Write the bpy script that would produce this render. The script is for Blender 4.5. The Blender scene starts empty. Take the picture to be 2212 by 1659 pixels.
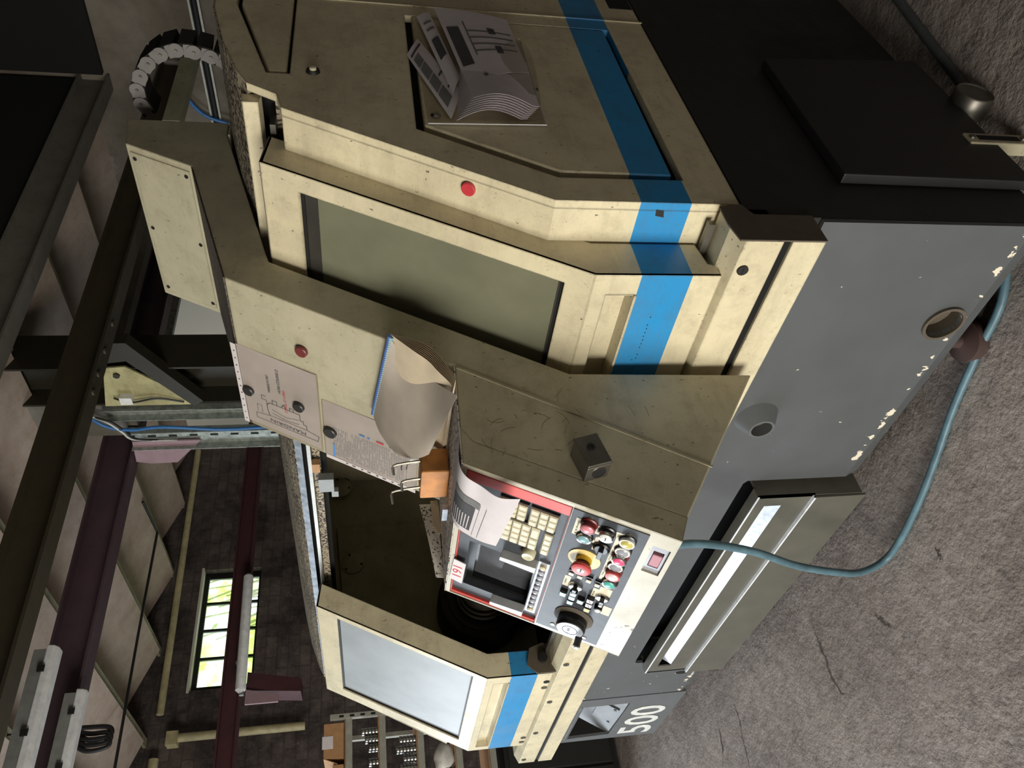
import bpy, bmesh, math, random
from mathutils import Vector, Matrix
from mathutils.geometry import tessellate_polygon
random.seed(7)
scene = bpy.context.scene
C = scene.collection
V = Vector

# ------------------------------------------------------------------ camera
cam_d = bpy.data.cameras.new('camera')
cam = bpy.data.objects.new('camera', cam_d)
C.objects.link(cam)
F_PX = 1680.0
cam_d.sensor_fit = 'HORIZONTAL'
cam_d.sensor_width = 36.0
cam_d.lens = F_PX / 2212.0 * 36.0
cam_d.clip_start = 0.02
cam_d.clip_end = 200
# hand-held, the phone turned a quarter: picture right / picture up / back, in room axes
right = V((0.12681265, -0.13767244, -0.98232624)).normalized()
fwd = V((-0.73642066, 0.65038984, -0.18621941)).normalized()
fwd = (fwd - right * fwd.dot(right)).normalized()
back = -fwd
up = back.cross(right)
cam.matrix_world = Matrix(((right.x, up.x, back.x, 0), (right.y, up.y, back.y, 0), (right.z, up.z, back.z, 1.68), (0, 0, 0, 1)))
scene.camera = cam

# ------------------------------------------------------------------ light
w = bpy.data.worlds.new('sky'); scene.world = w; w.use_nodes = True
bg = w.node_tree.nodes['Background']
bg.inputs[0].default_value = (0.86, 0.95, 1.0, 1); bg.inputs[1].default_value = 3.0

def area(name, loc, target, sx, sy, power, col):
    l = bpy.data.lights.new(name, 'AREA'); l.shape = 'RECTANGLE'; l.size = sx; l.size_y = sy
    l.energy = power; l.color = col
    o = bpy.data.objects.new(name, l); C.objects.link(o); o.location = loc
    o.rotation_euler = (V(target) - V(loc)).to_track_quat('-Z', 'Y').to_euler()
    return o
# daylight through the open gate in the front wall and the tall windows of the left wall
area('gate_daylight', (-1.1, -4.3, 1.35), (-1.5, 2.0, 1.1), 2.6, 2.2, 320, (1.0, 0.945, 0.84))
area('side_window_daylight', (-7.9, -1.5, 2.25), (-2.8, 0.5, 0.3), 3.0, 1.7, 215, (0.82, 0.91, 1.0))
vs = scene.view_settings
vs.view_transform = 'Standard'; vs.look = 'None'; vs.exposure = 0.0; vs.gamma = 1.0
vs.use_curve_mapping = False

# ------------------------------------------------------------------ materials
def lin(c):
    return tuple(((x / 255) / 12.92 if x / 255 <= 0.04045 else ((x / 255 + 0.055) / 1.055) ** 2.4) for x in c) + (1,)
class NT:
    def __init__(s, name):
        s.m = bpy.data.materials.new(name); s.m.use_nodes = True
        s.t = s.m.node_tree; s.b = s.t.nodes['Principled BSDF']; s.out = s.t.nodes['Material Output']
        s.pos = s.n('ShaderNodeTexCoord').outputs['Object']
    def n(s, ty, **k):
        nd = s.t.nodes.new(ty)
        for a, v in k.items(): setattr(nd, a, v)
        return nd
    def l(s, a, b): s.t.links.new(a, b)
    def noise(s, scale, detail=4, rough=0.55, vec=None, stretch=None):
        nd = s.n('ShaderNodeTexNoise'); nd.inputs['Scale'].default_value = scale
        nd.inputs['Detail'].default_value = detail; nd.inputs['Roughness'].default_value = rough
        v = vec or s.pos
        if stretch:
            mp = s.n('ShaderNodeMapping'); mp.inputs['Scale'].default_value = stretch
            s.l(v, mp.inputs['Vector']); v = mp.outputs[0]
        s.l(v, nd.inputs['Vector']); return nd.outputs['Fac']
    def ramp(s, fac, a, b, ca=(0, 0, 0, 1), cb=(1, 1, 1, 1)):
        r = s.n('ShaderNodeValToRGB'); r.color_ramp.elements[0].position = a; r.color_ramp.elements[1].position = b
        r.color_ramp.elements[0].color = ca; r.color_ramp.elements[1].color = cb
        s.l(fac, r.inputs[0]); return r.outputs[0]
    def mix(s, fac, a, b, blend='MIX'):
        m = s.n('ShaderNodeMix', data_type='RGBA', blend_type=blend)
        for i, v in ((0, fac), (6, a), (7, b)):
            if isinstance(v, (int, float)): m.inputs[i].default_value = v
            elif isinstance(v, tuple): m.inputs[i].default_value = v
            else: s.l(v, m.inputs[i])
        return m.outputs[2]
    def math(s, op, a, b=None, c=None):
        m = s.n('ShaderNodeMath', operation=op)
        for i, v in enumerate((a, b, c)):
            if v is None: continue
            if isinstance(v, (int, float)): m.inputs[i].default_value = v
            else: s.l(v, m.inputs[i])
        return m.outputs[0]
    def sep(s):
        x = s.n('ShaderNodeSeparateXYZ'); s.l(s.pos, x.inputs[0]); return x.outputs
    def bump(s, h, strength=0.2, dist=0.01):
        b = s.n('ShaderNodeBump'); b.inputs['Strength'].default_value = strength; b.inputs['Distance'].default_value = dist
        s.l(h, b.inputs['Height']); s.l(b.outputs[0], s.b.inputs['Normal'])
    def col(s, c):
        if isinstance(c, tuple): s.b.inputs['Base Color'].default_value = c
        else: s.l(c, s.b.inputs['Base Color'])
        return s
    def set(s, rough=None, metal=None, spec=None, **k):
        if rough is not None:
            if isinstance(rough, (int, float)): s.b.inputs['Roughness'].default_value = rough
            else: s.l(rough, s.b.inputs['Roughness'])
        if metal is not None: s.b.inputs['Metallic'].default_value = metal
        if spec is not None: s.b.inputs['Specular IOR Level'].default_value = spec
        return s

def paint(name, c, dirt=(90, 80, 62), amount=0.5, rough=0.42, chips=None, stripe=False, speck=True, edge=0.0):
    """workshop paint: base colour, cloudy grime, streaks, small dark scratches; optionally the blue band"""
    t = NT(name)
    base = lin(c)
    if stripe:
        z = t.sep()[2]
        band = t.math('MULTIPLY', t.math('GREATER_THAN', z, 0.986), t.math('LESS_THAN', z, 1.1))
        base = t.mix(band, lin(c), lin((34, 140, 200)))
    n1 = t.ramp(t.noise(3.5, 6, 0.65), 0.38, 0.75)
    col = t.mix(t.math('MULTIPLY', n1, amount * 0.75), base, lin(dirt))
    n0 = t.ramp(t.noise(11, 9, 0.75), 0.5, 0.68)
    col = t.mix(t.math('MULTIPLY', n0, amount * 0.55), col, lin(dirt))
    n9 = t.ramp(t.noise(240, 3, 0.6), 0.60, 0.66)
    col = t.mix(t.math('MULTIPLY', t.math('MULTIPLY', n9, n1), amount * 0.9), col, lin(dirt))
    n2 = t.ramp(t.noise(9, 5, 0.7, stretch=(0.6, 0.6, 3.0)), 0.5, 0.8)
    col = t.mix(t.math('MULTIPLY', n2, amount * 0.5), col, lin(dirt))
    if speck:
        n3 = t.ramp(t.noise(95, 2, 0.5, stretch=(1, 1, .5)), 0.72, 0.745)
        col = t.mix(t.math('MULTIPLY', n3, 0.75), col, lin((45, 40, 32)))
    if chips:
        n4 = t.ramp(t.math('ADD', t.noise(24, 4, 0.65), t.math('MULTIPLY', t.math('LESS_THAN', t.sep()[0], -1.62), .07)), 0.715, 0.725)
        col = t.mix(n4, col, lin(chips))
    if edge:
        bv = t.n('ShaderNodeBevel'); bv.samples = 4; bv.inputs['Radius'].default_value = 0.007
        ge = t.n('ShaderNodeNewGeometry'); dp = t.n('ShaderNodeVectorMath', operation='DOT_PRODUCT')
        t.l(bv.outputs[0], dp.inputs[0]); t.l(ge.outputs['Normal'], dp.inputs[1])
        em = t.ramp(t.math('ADD', t.math('SUBTRACT', 1.0, dp.outputs['Value']), t.math('MULTIPLY', t.math('SUBTRACT', t.noise(45, 5, .7), .5), .5)), 0.06, 0.16)
        col = t.mix(t.math('MULTIPLY', em, edge), col, lin((62, 54, 42)))
    t.col(col); t.set(rough=t.math('ADD', t.math('MULTIPLY', n1, 0.2), rough))
    t.bump(t.noise(60, 3), 0.05, 0.002)
    return t.m

def plain(name, c, rough=0.5, metal=0.0, spec=0.5, var=0.15, scale=25.0):
    t = NT(name)
    n = t.ramp(t.noise(scale, 4), 0.3, 0.75)
    d = lin(c); dk = tuple(x * (1 - var) for x in d[:3]) + (1,); lt = tuple(min(1, x * (1 + var)) for x in d[:3]) + (1,)
    t.col(t.mix(n, dk, lt)); t.set(rough=rough, metal=metal, spec=spec)
    return t.m

def speckled(name, c, dark, dens=0.5, scale=150.0):
    """paint or sheet covered by flakes of dark grime"""
    t = NT(name)
    n = t.noise(scale, 3, 0.6); big = t.noise(4, 3)
    f = t.ramp(t.math('ADD', n, t.math('MULTIPLY', t.math('SUBTRACT', big, 0.5), 0.25)), dens, dens + 0.03)
    t.col(t.mix(f, lin(c), lin(dark))); t.set(rough=0.75)
    return t.m

M = {}
M['cream'] = paint('cream_machine_paint', (220, 208, 174), amount=0.46, stripe=True, edge=0.7)
M['cream_side'] = paint('cream_console_paint', (180, 172, 145), amount=0.45, rough=0.36, edge=0.45)
M['cream_chip'] = paint('chipped_cream_paint', (192, 187, 168), dirt=(120, 106, 90), amount=0.35, rough=0.26, chips=(92, 66, 56))
M['grey'] = paint('grey_machine_paint', (92, 95, 97), dirt=(78, 78, 74), amount=0.4, rough=0.4)
def grey_chipped():
    t = NT('grey_paint_with_chips')
    s = t.sep()
    n1 = t.ramp(t.noise(4, 5, 0.6), 0.38, 0.75)
    col = t.mix(t.math('MULTIPLY', n1, 0.5), lin((85, 88, 90)), lin((69, 70, 68)))
    # bare primer showing along the lower fold and in splashes at the left end
    near = t.math('SUBTRACT', 1.0, t.math('MULTIPLY', t.math('ABSOLUTE', t.math('SUBTRACT', s[2], 0.178)), 45))
    left = t.math('MULTIPLY', t.math('LESS_THAN', s[0], -2.9), 0.055)
    f = t.math('ADD', t.math('ADD', t.noise(34, 3, 0.6, stretch=(1, 1, .6)), t.math('MULTIPLY', t.math('MAXIMUM', near, 0), 0.2)), left)
    chip = t.ramp(f, 0.742, 0.755)
    t.col(t.mix(chip, col, lin((222, 212, 190)))); t.set(rough=0.42)
    t.bump(chip, 0.3, 0.002)
    return t.m
M['grey_chip'] = grey_chipped()
M['black'] = paint('black_side_paint', (36, 36, 34), dirt=(26, 25, 23), amount=0.5, rough=0.5, speck=False)
M['plate_black'] = plain('black_cover_plate', (30, 30, 30), 0.5)
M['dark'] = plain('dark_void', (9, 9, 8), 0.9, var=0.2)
M['brown_edge'] = paint('dusty_brown_edge', (92, 82, 68), dirt=(55, 48, 40), amount=0.6, rough=0.6)
M['roof_dust'] = speckled('dusty_roof_paint', (164, 152, 130), (52, 43, 36), 0.5, 90)
M['console_dust'] = speckled('speckled_dirty_paint', (214, 206, 196), (30, 25, 23), 0.56, 120)
M['ledge_dust'] = speckled('brown_ledge_dust', (98, 84, 70), (52, 43, 35), 0.48, 160)
M['steel'] = plain('bright_steel', (150, 150, 148), 0.28, 1.0)
M['dull_steel'] = plain('dull_steel', (120, 116, 108), 0.42, 0.9)
M['tape'] = plain('aluminium_tape', (120, 126, 132), 0.5, 0.5, var=0.5, scale=30)
M['galv'] = plain('galvanised_steel', (150, 156, 148), 0.5, 0.35, var=0.35, scale=30)
M['galv_bright'] = plain('zinc_sheet', (188, 194, 206), 0.42, 0.25, var=0.28, scale=55)
M['rubber'] = plain('black_rubber', (22, 21, 20), 0.6)
M['blackplastic'] = plain('black_plastic', (20, 20, 20), 0.3)
M['interior'] = paint('oily_interior_paint', (128, 120, 94), dirt=(66, 60, 46), amount=0.6, rough=0.45)
M['chuck'] = plain('blackened_steel', (34, 32, 30), 0.45, 0.6)
M['tray'] = plain('grey_tray_sheet', (88, 86, 76), 0.45, 0.0, var=0.12, scale=12)
M['edge_glint'] = plain('painted_edge_glint', (226, 228, 232), 0.35)  # light caught on the drawer edges, painted as near-white strips
M['red'] = plain('coral_red_plastic', (206, 78, 70), 0.4)
M['fascia'] = plain('worn_grey_fascia', (62, 65, 70), 0.46, 0.0, 0.35, var=0.22, scale=28)
M['pane_shade'] = plain('painted_pane_shade', (58, 56, 52), 0.4)
M['scratch'] = plain('scratched_paint', (92, 84, 64), 0.6)
M['crt'] = plain('screen_glass', (70, 71, 74), 0.12, 0.0, 0.6)
M['key'] = plain('key_cream', (196, 188, 160), 0.35)
M['keybed'] = plain('key_bed_black', (30, 30, 32), 0.5)
M['white'] = plain('white_plastic', (222, 222, 216), 0.4)
M['knobcream'] = plain('cream_knob', (206, 200, 168), 0.35)
M['estop_red'] = plain('mushroom_red', (188, 66, 66), 0.4)
M['estop_dark'] = plain('mushroom_dark_red', (110, 26, 26), 0.4)
M['yellow'] = plain('pale_yellow_plate', (232, 206, 140), 0.45)
M['yellow_s'] = plain('yellow_collar', (206, 168, 36), 0.4)
M['pink'] = plain('pink_cap', (222, 140, 150), 0.3)
M['hotpink'] = plain('bright_pink_cap', (226, 84, 122), 0.3)
M['cyan'] = plain('pale_blue_cap', (136, 176, 184), 0.3)
M['tealcap'] = plain('teal_cap', (84, 176, 164), 0.3)
M['yelcap'] = plain('yellow_cap', (196, 184, 96), 0.3)
M['clearcap'] = plain('grey_cap', (158, 160, 168), 0.25)
M['whitecap'] = plain('white_cap', (228, 208, 208), 0.3)
M['chrome'] = plain('chrome_ring', (180, 176, 168), 0.15, 1.0)
M['label'] = plain('label_card', (222, 214, 192), 0.6)
M['ink'] = plain('dark_ink', (40, 40, 42), 0.7)
M['inkred'] = plain('red_ink', (190, 50, 56), 0.7)
M['inkblue'] = plain('blue_ink', (70, 130, 190), 0.7)
M['inkgreen'] = plain('green_ink', (60, 120, 90), 0.7)
M['inkgrey'] = plain('grey_print', (112, 112, 112), 0.7)
M['inkgreydark'] = plain('dark_grey_print', (72, 72, 74), 0.7)
M['paper'] = plain('white_paper', (214, 206, 208), 0.65, var=0.05)
M['oldpaper'] = plain('grubby_paper', (198, 188, 184), 0.6, var=0.1, scale=9)
M['cardboard_grey'] = plain('smudged_card', (176, 164, 150), 0.65, var=0.18, scale=7)
M['kraft'] = plain('beige_paper', (206, 188, 160), 0.65, var=0.08)
M['blueplastic'] = plain('blue_comb_binding', (74, 104, 168), 0.3)
M['wood'] = plain('oily_wood', (186, 124, 62), 0.55, var=0.35, scale=18)
M['hose'] = plain('blue_grey_hose', (82, 112, 124), 0.45, var=0.3, scale=20)
M['pipe'] = plain('dusty_pipe', (74, 78, 80), 0.5, var=0.2)
M['magnet_red'] = plain('red_magnet', (196, 60, 66), 0.4)
M['magnet_dkred'] = plain('dark_red_magnet', (112, 50, 48), 0.4)
M['magnet_black'] = plain('black_magnet', (44, 42, 40), 0.4)
M['footred'] = plain('red_brown_foot', (66, 48, 44), 0.6)
M['olive_steel'] = paint('olive_steel_paint', (56, 49, 30), dirt=(36, 32, 20), amount=0.7, rough=0.6, speck=False)
M['dark_olive'] = plain('dark_olive_steel', (38, 34, 20), 0.6)
M['pale_gusset'] = paint('dirty_pale_plate', (176, 168, 120), dirt=(96, 84, 50), amount=0.8, rough=0.6, speck=False)
M['grey_steel'] = paint('grey_beam_paint', (112, 108, 98), dirt=(74, 70, 60), amount=0.6, rough=0.7, speck=False)
M['purple_steel'] = paint('plum_primer', (78, 58, 66), dirt=(44, 34, 38), amount=0.6, rough=0.55, speck=False)
M['plum_plate'] = paint('pale_plum_plate', (150, 122, 128), dirt=(110, 92, 96), amount=0.5, rough=0.6, speck=False)
M['darkred_steel'] = paint('dark_red_primer', (70, 34, 38), dirt=(38, 20, 22), amount=0.6, rough=0.55, speck=False)
M['slab'] = paint('ceiling_slab_plaster', (166, 150, 136), dirt=(120, 96, 74), amount=0.6, rough=0.85, speck=False)
M['joist'] = paint('ceiling_joist', (158, 156, 128), dirt=(92, 90, 66), amount=0.6, rough=0.8, speck=False)
def plaster():
    t = NT('grey_plaster'); x = t.sep()[0]
    wh = t.ramp(t.math('ADD', t.math('MULTIPLY', t.math('SUBTRACT', -4.2, x), .8), t.math('MULTIPLY', t.math('SUBTRACT', t.noise(3, 5), .5), 1.5)), 0.0, 0.4)
    col = t.mix(t.ramp(t.noise(2.2, 6, .65), .35, .7), lin((120, 112, 100)), lin((84, 74, 64)))
    col = t.mix(wh, col, lin((206, 202, 190)))  # whitewash patches; the whitening to the left also paints a lit stretch
    t.col(col); t.set(rough=.9); t.bump(t.noise(9, 5), .3, .02)
    return t.m
M['plaster'] = plaster()
M['lampwhite'] = plain('lamp_diffuser_off', (206, 208, 208), 0.4)
M['lampgrey'] = plain('grey_lamp_body', (120, 122, 118), 0.5)
M['creampipe'] = plain('cream_pipe', (176, 166, 128), 0.5, var=0.25, scale=12)
M['shelfpaint'] = plain('grey_shelf_steel', (150, 148, 138), 0.5)
M['boxcard'] = plain('brown_cardboard', (170, 128, 88), 0.75, var=0.15)
M['cable_black'] = plain('black_cable', (24, 24, 26), 0.5)
M['cable_blue'] = plain('blue_cable', (52, 110, 170), 0.4)
M['cable_white'] = plain('pale_cable', (196, 196, 186), 0.5)
M['chainplate'] = plain('grey_chain_plastic', (104, 100, 96), 0.5)
M['whitebag'] = plain('white_plastic_bag', (214, 210, 204), 0.35)

def floor_mat():
    t = NT('rough_concrete_floor')
    n1 = t.noise(1.6, 7, 0.7); n2 = t.noise(13, 9, 0.72); n3 = t.noise(55, 6, 0.75); n4 = t.noise(6, 8, 0.7, stretch=(1.6, .7, 1))
    col = t.mix(t.ramp(n1, 0.3, 0.72), lin((128, 117, 111)), lin((178, 166, 158)))
    col = t.mix(t.math('MULTIPLY', t.ramp(n2, 0.5, 0.72), .7), col, lin((96, 86, 82)))
    col = t.mix(t.math('MULTIPLY', t.ramp(n3, 0.56, 0.7), .75), col, lin((52, 46, 43)))
    col = t.mix(t.math('MULTIPLY', t.ramp(n4, 0.58, 0.72), .5), col, lin((60, 53, 50)))
    col = t.mix(t.math('MULTIPLY', t.ramp(t.noise(30, 4, .6), 0.68, 0.74), .5), col, lin((178, 166, 158)))
    col = t.mix(t.ramp(t.noise(45, 2), 0.765, 0.775), col, lin((206, 180, 146)))
    t.col(col); t.set(rough=t.math('ADD', t.math('MULTIPLY', n2, .3), .42))
    h = t.math('ADD', t.math('ADD', t.math('MULTIPLY', n2, 1.3), t.math('MULTIPLY', n3, .55)), n4)
    t.bump(t.math('ADD', t.math('ADD', t.noise(17, 5, .6), t.math('MULTIPLY', t.noise(75, 4, .6), .35)), n4), 0.6, 0.016)
    return t.m
M['floor'] = floor_mat()
def wall_mat():
    t = NT('sooty_block_wall')
    mp = t.n('ShaderNodeMapping'); mp.inputs['Rotation'].default_value = (0, math.radians(90), math.radians(90))
    t.l(t.pos, mp.inputs['Vector'])
    br = t.n('ShaderNodeTexBrick'); t.l(mp.outputs[0], br.inputs['Vector'])
    br.inputs['Scale'].default_value = 2.2; br.inputs['Mortar Size'].default_value = 0.02
    br.inputs['Color1'].default_value = lin((92, 82, 77)); br.inputs['Color2'].default_value = lin((108, 97, 91)); br.inputs['Mortar'].default_value = lin((84, 75, 70))
    n = t.ramp(t.noise(2.6, 8, 0.75), 0.38, 0.62)
    col = t.mix(n, br.outputs['Color'], lin((44, 38, 37)))
    n2 = t.ramp(t.noise(7, 6, 0.75), 0.6, 0.75)
    col = t.mix(t.math('MULTIPLY', n2, 0.5), col, lin((158, 144, 138)))
    t.col(col); t.set(rough=0.9); t.bump(t.noise(14, 6, 0.7), 0.6, 0.03)
    return t.m
M['wall'] = wall_mat()
def pane_mat(name, tint, body, rough=0.12):
    t = NT(name)
    n = t.ramp(t.noise(5, 4), 0.35, 0.7)
    b2 = tuple(min(1, x * 1.25) for x in lin(body)[:3]) + (1,)
    t.col(t.mix(n, lin(body), b2)); t.set(rough=rough, spec=0.7)
    return t.m
M['door_pane'] = pane_mat('olive_door_window', None, (112, 112, 92), 0.2)
M['door_pane_glare'] = pane_mat('glare_tinted_door_window', None, (138, 143, 145), 0.5)  # base colour carries the bluish white reflection on the far door's pane
def winglass():
    t = NT('dusty_window_glass')
    tr = t.n('ShaderNodeBsdfTransparent'); tl = t.n('ShaderNodeBsdfTranslucent')
    n = t.ramp(t.noise(3.5, 5, 0.65), 0.4, 0.65)
    tr.inputs[0].default_value = (0.9, 0.97, 0.9, 1)
    t.l(t.mix(n, (0.6, 0.72, 0.3, 1), (0.95, 1, 0.98, 1)), tr.inputs[0])
    tl.inputs[0].default_value = (0.8, 0.9, 0.7, 1)
    mx = t.n('ShaderNodeMixShader'); mx.inputs[0].default_value = 0.15
    t.l(tr.outputs[0], mx.inputs[1]); t.l(tl.outputs[0], mx.inputs[2]); t.l(mx.outputs[0], t.out.inputs[0])
    return t.m
M['winglass'] = winglass()
def sleeve_mat():
    t = NT('clear_plastic_sleeve')
    tr = t.n('ShaderNodeBsdfTransparent'); tr.inputs[0].default_value = (0.93, 0.92, 0.9, 1)
    gl = t.n('ShaderNodeBsdfGlossy'); gl.inputs['Roughness'].default_value = 0.12; gl.inputs[0].default_value = (0.9, 0.9, 0.9, 1)
    mx = t.n('ShaderNodeMixShader'); mx.inputs[0].default_value = 0.08
    t.l(tr.outputs[0], mx.inputs[1]); t.l(gl.outputs[0], mx.inputs[2]); t.l(mx.outputs[0], t.out.inputs[0])
    return t.m
M['sleeve'] = sleeve_mat()

# ------------------------------------------------------------------ mesh helpers
def add_poly(bm, outer, holes, fn, d0, d1):
    """prism between depths d0 and d1 of a 2D outline with holes; fn(u, v, d) -> point"""
    loops = [list(outer)] + [list(h) for h in holes]
    flat = [p for l in loops for p in l]
    tris = tessellate_polygon([[V((p[0], p[1], 0)) for p in l] for l in loops])
    a = [bm.verts.new(fn(p[0], p[1], d0)) for p in flat]
    b = [bm.verts.new(fn(p[0], p[1], d1)) for p in flat]
    for t in tris:
        try:
            bm.faces.new([a[i] for i in t]); bm.faces.new([b[i] for i in reversed(t)])
        except ValueError: pass
    k = 0
    for l in loops:
        n = len(l)
        for i in range(n):
            j = (i + 1) % n
            try: bm.faces.new([a[k + i], a[k + j], b[k + j], b[k + i]])
            except ValueError: pass
        k += n
def add_box(bm, x0, x1, y0, y1, z0, z1):
    add_poly(bm, [(x0, y0), (x1, y0), (x1, y1), (x0, y1)], [], lambda u, v, d: V((u, v, d)), z0, z1)
def add_prism(bm, prof, x0, x1, holes=()):
    add_poly(bm, prof, holes, lambda u, v, d: V((d, u, v)), x0, x1)
def frame_of(n):
    n = V(n).normalized(); a = V((0, 0, 1)) if abs(n.z) < 0.9 else V((1, 0, 0))
    u = a.cross(n).normalized(); return u, n.cross(u), n
def add_lathe(bm, prof, o, axis, seg=24):
    """prof: (radius, distance along axis)"""
    u, v, n = frame_of(axis); o = V(o); rings = []
    for r, h in prof:
        if r < 1e-6: rings.append([bm.verts.new(o + n * h)])
        else: rings.append([bm.verts.new(o + n * h + (u * math.cos(2 * math.pi * i / seg) + v * math.sin(2 * math.pi * i / seg)) * r) for i in range(seg)])
    for A, B in zip(rings, rings[1:]):
        if len(A) == 1 and len(B) == 1: continue
        for i in range(seg):
            j = (i + 1) % seg
            if len(A) == 1: f = [A[0], B[i], B[j]]
            elif len(B) == 1: f = [A[i], A[j], B[0]]
            else: f = [A[i], A[j], B[j], B[i]]
            bm.faces.new(f)
def add_tube(bm, pts, r, seg=10, cap=True):
    pts = [V(p) for p in pts]; rings = []; pu = None
    for i, p in enumerate(pts):
        d = (pts[min(i + 1, len(pts) - 1)] - pts[max(i - 1, 0)]).normalized()
        if pu is None: u = frame_of(d)[0]
        else: u = (pu - d * pu.dot(d)).normalized()
        pu = u; v = d.cross(u); rr = r[i] if isinstance(r, (list, tuple)) else r
        rings.append([bm.verts.new(p + (u * math.cos(2 * math.pi * k / seg) + v * math.sin(2 * math.pi * k / seg)) * rr) for k in range(seg)])
    for A, B in zip(rings, rings[1:]):
        for k in range(seg): bm.faces.new([A[k], A[(k + 1) % seg], B[(k + 1) % seg], B[k]])
    if cap:
        bm.faces.new(list(reversed(rings[0]))); bm.faces.new(rings[-1])
def spline(pts, n=8):
    pts = [V(p) for p in pts]; out = []
    P = [pts[0]] + pts + [pts[-1]]
    for i in range(1, len(P) - 2):
        for k in range(n):
            t = k / n; a, b, c, d = P[i - 1], P[i], P[i + 1], P[i + 2]
            out.append(0.5 * ((2 * b) + (c - a) * t + (2 * a - 5 * b + 4 * c - d) * t * t + (3 * b - a - 3 * c + d) * t ** 3))
    out.append(pts[-1]); return out
def add_grid(bm, fn, nu, nv, thick=0.0):
    g = [[bm.verts.new(fn(i / nu, j / nv)) for j in range(nv + 1)] for i in range(nu + 1)]
    fs = []
    for i in range(nu):
        for j in range(nv):
            fs.append(bm.faces.new([g[i][j], g[i + 1][j], g[i + 1][j + 1], g[i][j + 1]]))
    if thick:
        bm.normal_update()
        r = bmesh.ops.solidify(bm, geom=fs, thickness=thick)
def NB(): return bmesh.new()

def obj(name, bm, mat, parent=None, smooth=False, bevel=0.0):
    bmesh.ops.recalc_face_normals(bm, faces=bm.faces)
    me = bpy.data.meshes.new(name); bm.to_mesh(me); bm.free()
    me.materials.append(M[mat] if isinstance(mat, str) else mat)
    if smooth:
        for p in me.polygons: p.use_smooth = True
        try: me.set_sharp_from_angle(angle=math.radians(38))
        except Exception: pass
    o = bpy.data.objects.new(name, me); C.objects.link(o)
    if parent is not None: par(o, parent)
    if bevel:
        m = o.modifiers.new('edge', 'BEVEL'); m.width = bevel; m.segments = 2; m.limit_method = 'ANGLE'; m.angle_limit = math.radians(40)
    return o
def world_of(p):
    m = p.matrix_basis.copy(); q = p
    while q.parent is not None:
        m = q.parent.matrix_basis @ q.matrix_parent_inverse @ m if False else (q.parent['_w'] if False else world_of(q.parent)) @ q.matrix_parent_inverse @ m
        break
    return m
def par(o, p):
    o.parent = p; o.matrix_parent_inverse = world_of(p).inverted()
def tag(o, label=None, cat=None, group=None, kind=None):
    if label: o['label'] = label
    if cat: o['category'] = cat
    if group: o['group'] = group
    if kind: o['kind'] = kind
    return o
def thing(name, label, cat, loc, group=None):
    o = bpy.data.objects.new(name, None); C.objects.link(o); o.location = loc; o.empty_display_size = 0.05
    o.matrix_basis = Matrix.Translation(V(loc))
    return tag(o, label, cat, group)
def box(name, mat, parent, *e, bevel=0.0):
    bm = NB(); add_box(bm, *e); return obj(name, bm, mat, parent, bevel=bevel)
def prism(name, mat, parent, prof, x0, x1, holes=(), bevel=0.0):
    bm = NB(); add_prism(bm, prof, x0, x1, holes); return obj(name, bm, mat, parent, bevel=bevel)
def lathe(name, mat, parent, prof, o, axis, seg=24):
    bm = NB(); add_lathe(bm, prof, o, axis, seg); return obj(name, bm, mat, parent, smooth=True)
def tube(name, mat, parent, pts, r, seg=10):
    bm = NB(); add_tube(bm, pts, r, seg); return obj(name, bm, mat, parent, smooth=True)
def rect(u0, u1, v0, v1): return [(u0, v0), (u1, v0), (u1, v1), (u0, v1)]
def circ(u, v, r, n=24, ru=None): return [(u + (ru or r) * math.cos(2 * math.pi * i / n), v + r * math.sin(2 * math.pi * i / n)) for i in range(n)]
class Plane:
    """a flat face with its own axes: u, v along it, d out of it"""
    def __init__(s, o, u, v):
        s.o = V(o); s.u = V(u).normalized(); s.v = V(v).normalized(); s.n = s.u.cross(s.v)
    def p(s, u, v, d=0.0): return s.o + s.u * u + s.v * v + s.n * d
    def plate(s, name, mat, parent, outer, holes=(), d0=0.0, d1=0.01, bevel=0.0):
        bm = NB(); add_poly(bm, outer, holes, s.p, d0, d1); return obj(name, bm, mat, parent, bevel=bevel)
    def lathe(s, name, mat, parent, prof, u, v, seg=24): return lathe(name, mat, parent, prof, s.p(u, v), s.n, seg)
FONTS = {}
def text(plane, name, s, u, v, size, mat, parent, d=0.0006, ang=0.0, thick=0.0006, sx=1.0, bold=0.0):
    cu = bpy.data.curves.new('t', 'FONT'); cu.body = s; cu.size = size; cu.extrude = thick / 2; cu.offset = bold
    cu.align_x = 'CENTER'; cu.align_y = 'CENTER'; cu.resolution_u = 3
    to = bpy.data.objects.new('t', cu); C.objects.link(to)
    dg = bpy.context.evaluated_depsgraph_get(); dg.update()
    me = bpy.data.meshes.new_from_object(to.evaluated_get(dg))
    bpy.data.objects.remove(to)
    ca, sa = math.cos(ang), math.sin(ang)
    for vt in me.vertices:
        x, y, z = vt.co; x *= sx
        vt.co = plane.p(u + x * ca - y * sa, v + x * sa + y * ca, d + z)
    me.materials.clear(); me.materials.append(M[mat]); me.name = name
    o = bpy.data.objects.new(name, me); C.objects.link(o)
    if parent is not None: par(o, parent)
    return o
def marks(plane, name, mat, parent, quads, d=0.0006, t=0.0004):
    """flat printed shapes, one mesh"""
    bm = NB()
    for q in quads: add_poly(bm, q, [], plane.p, d, d + t)
    return obj(name, bm, mat, parent)
def stroke(a, b, wd):
    a = V((a[0], a[1])); b = V((b[0], b[1])); t = (b - a).normalized(); n = V((-t.y, t.x)) * wd / 2
    return [tuple(a - n), tuple(b - n), tuple(b + n), tuple(a + n)]

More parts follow.
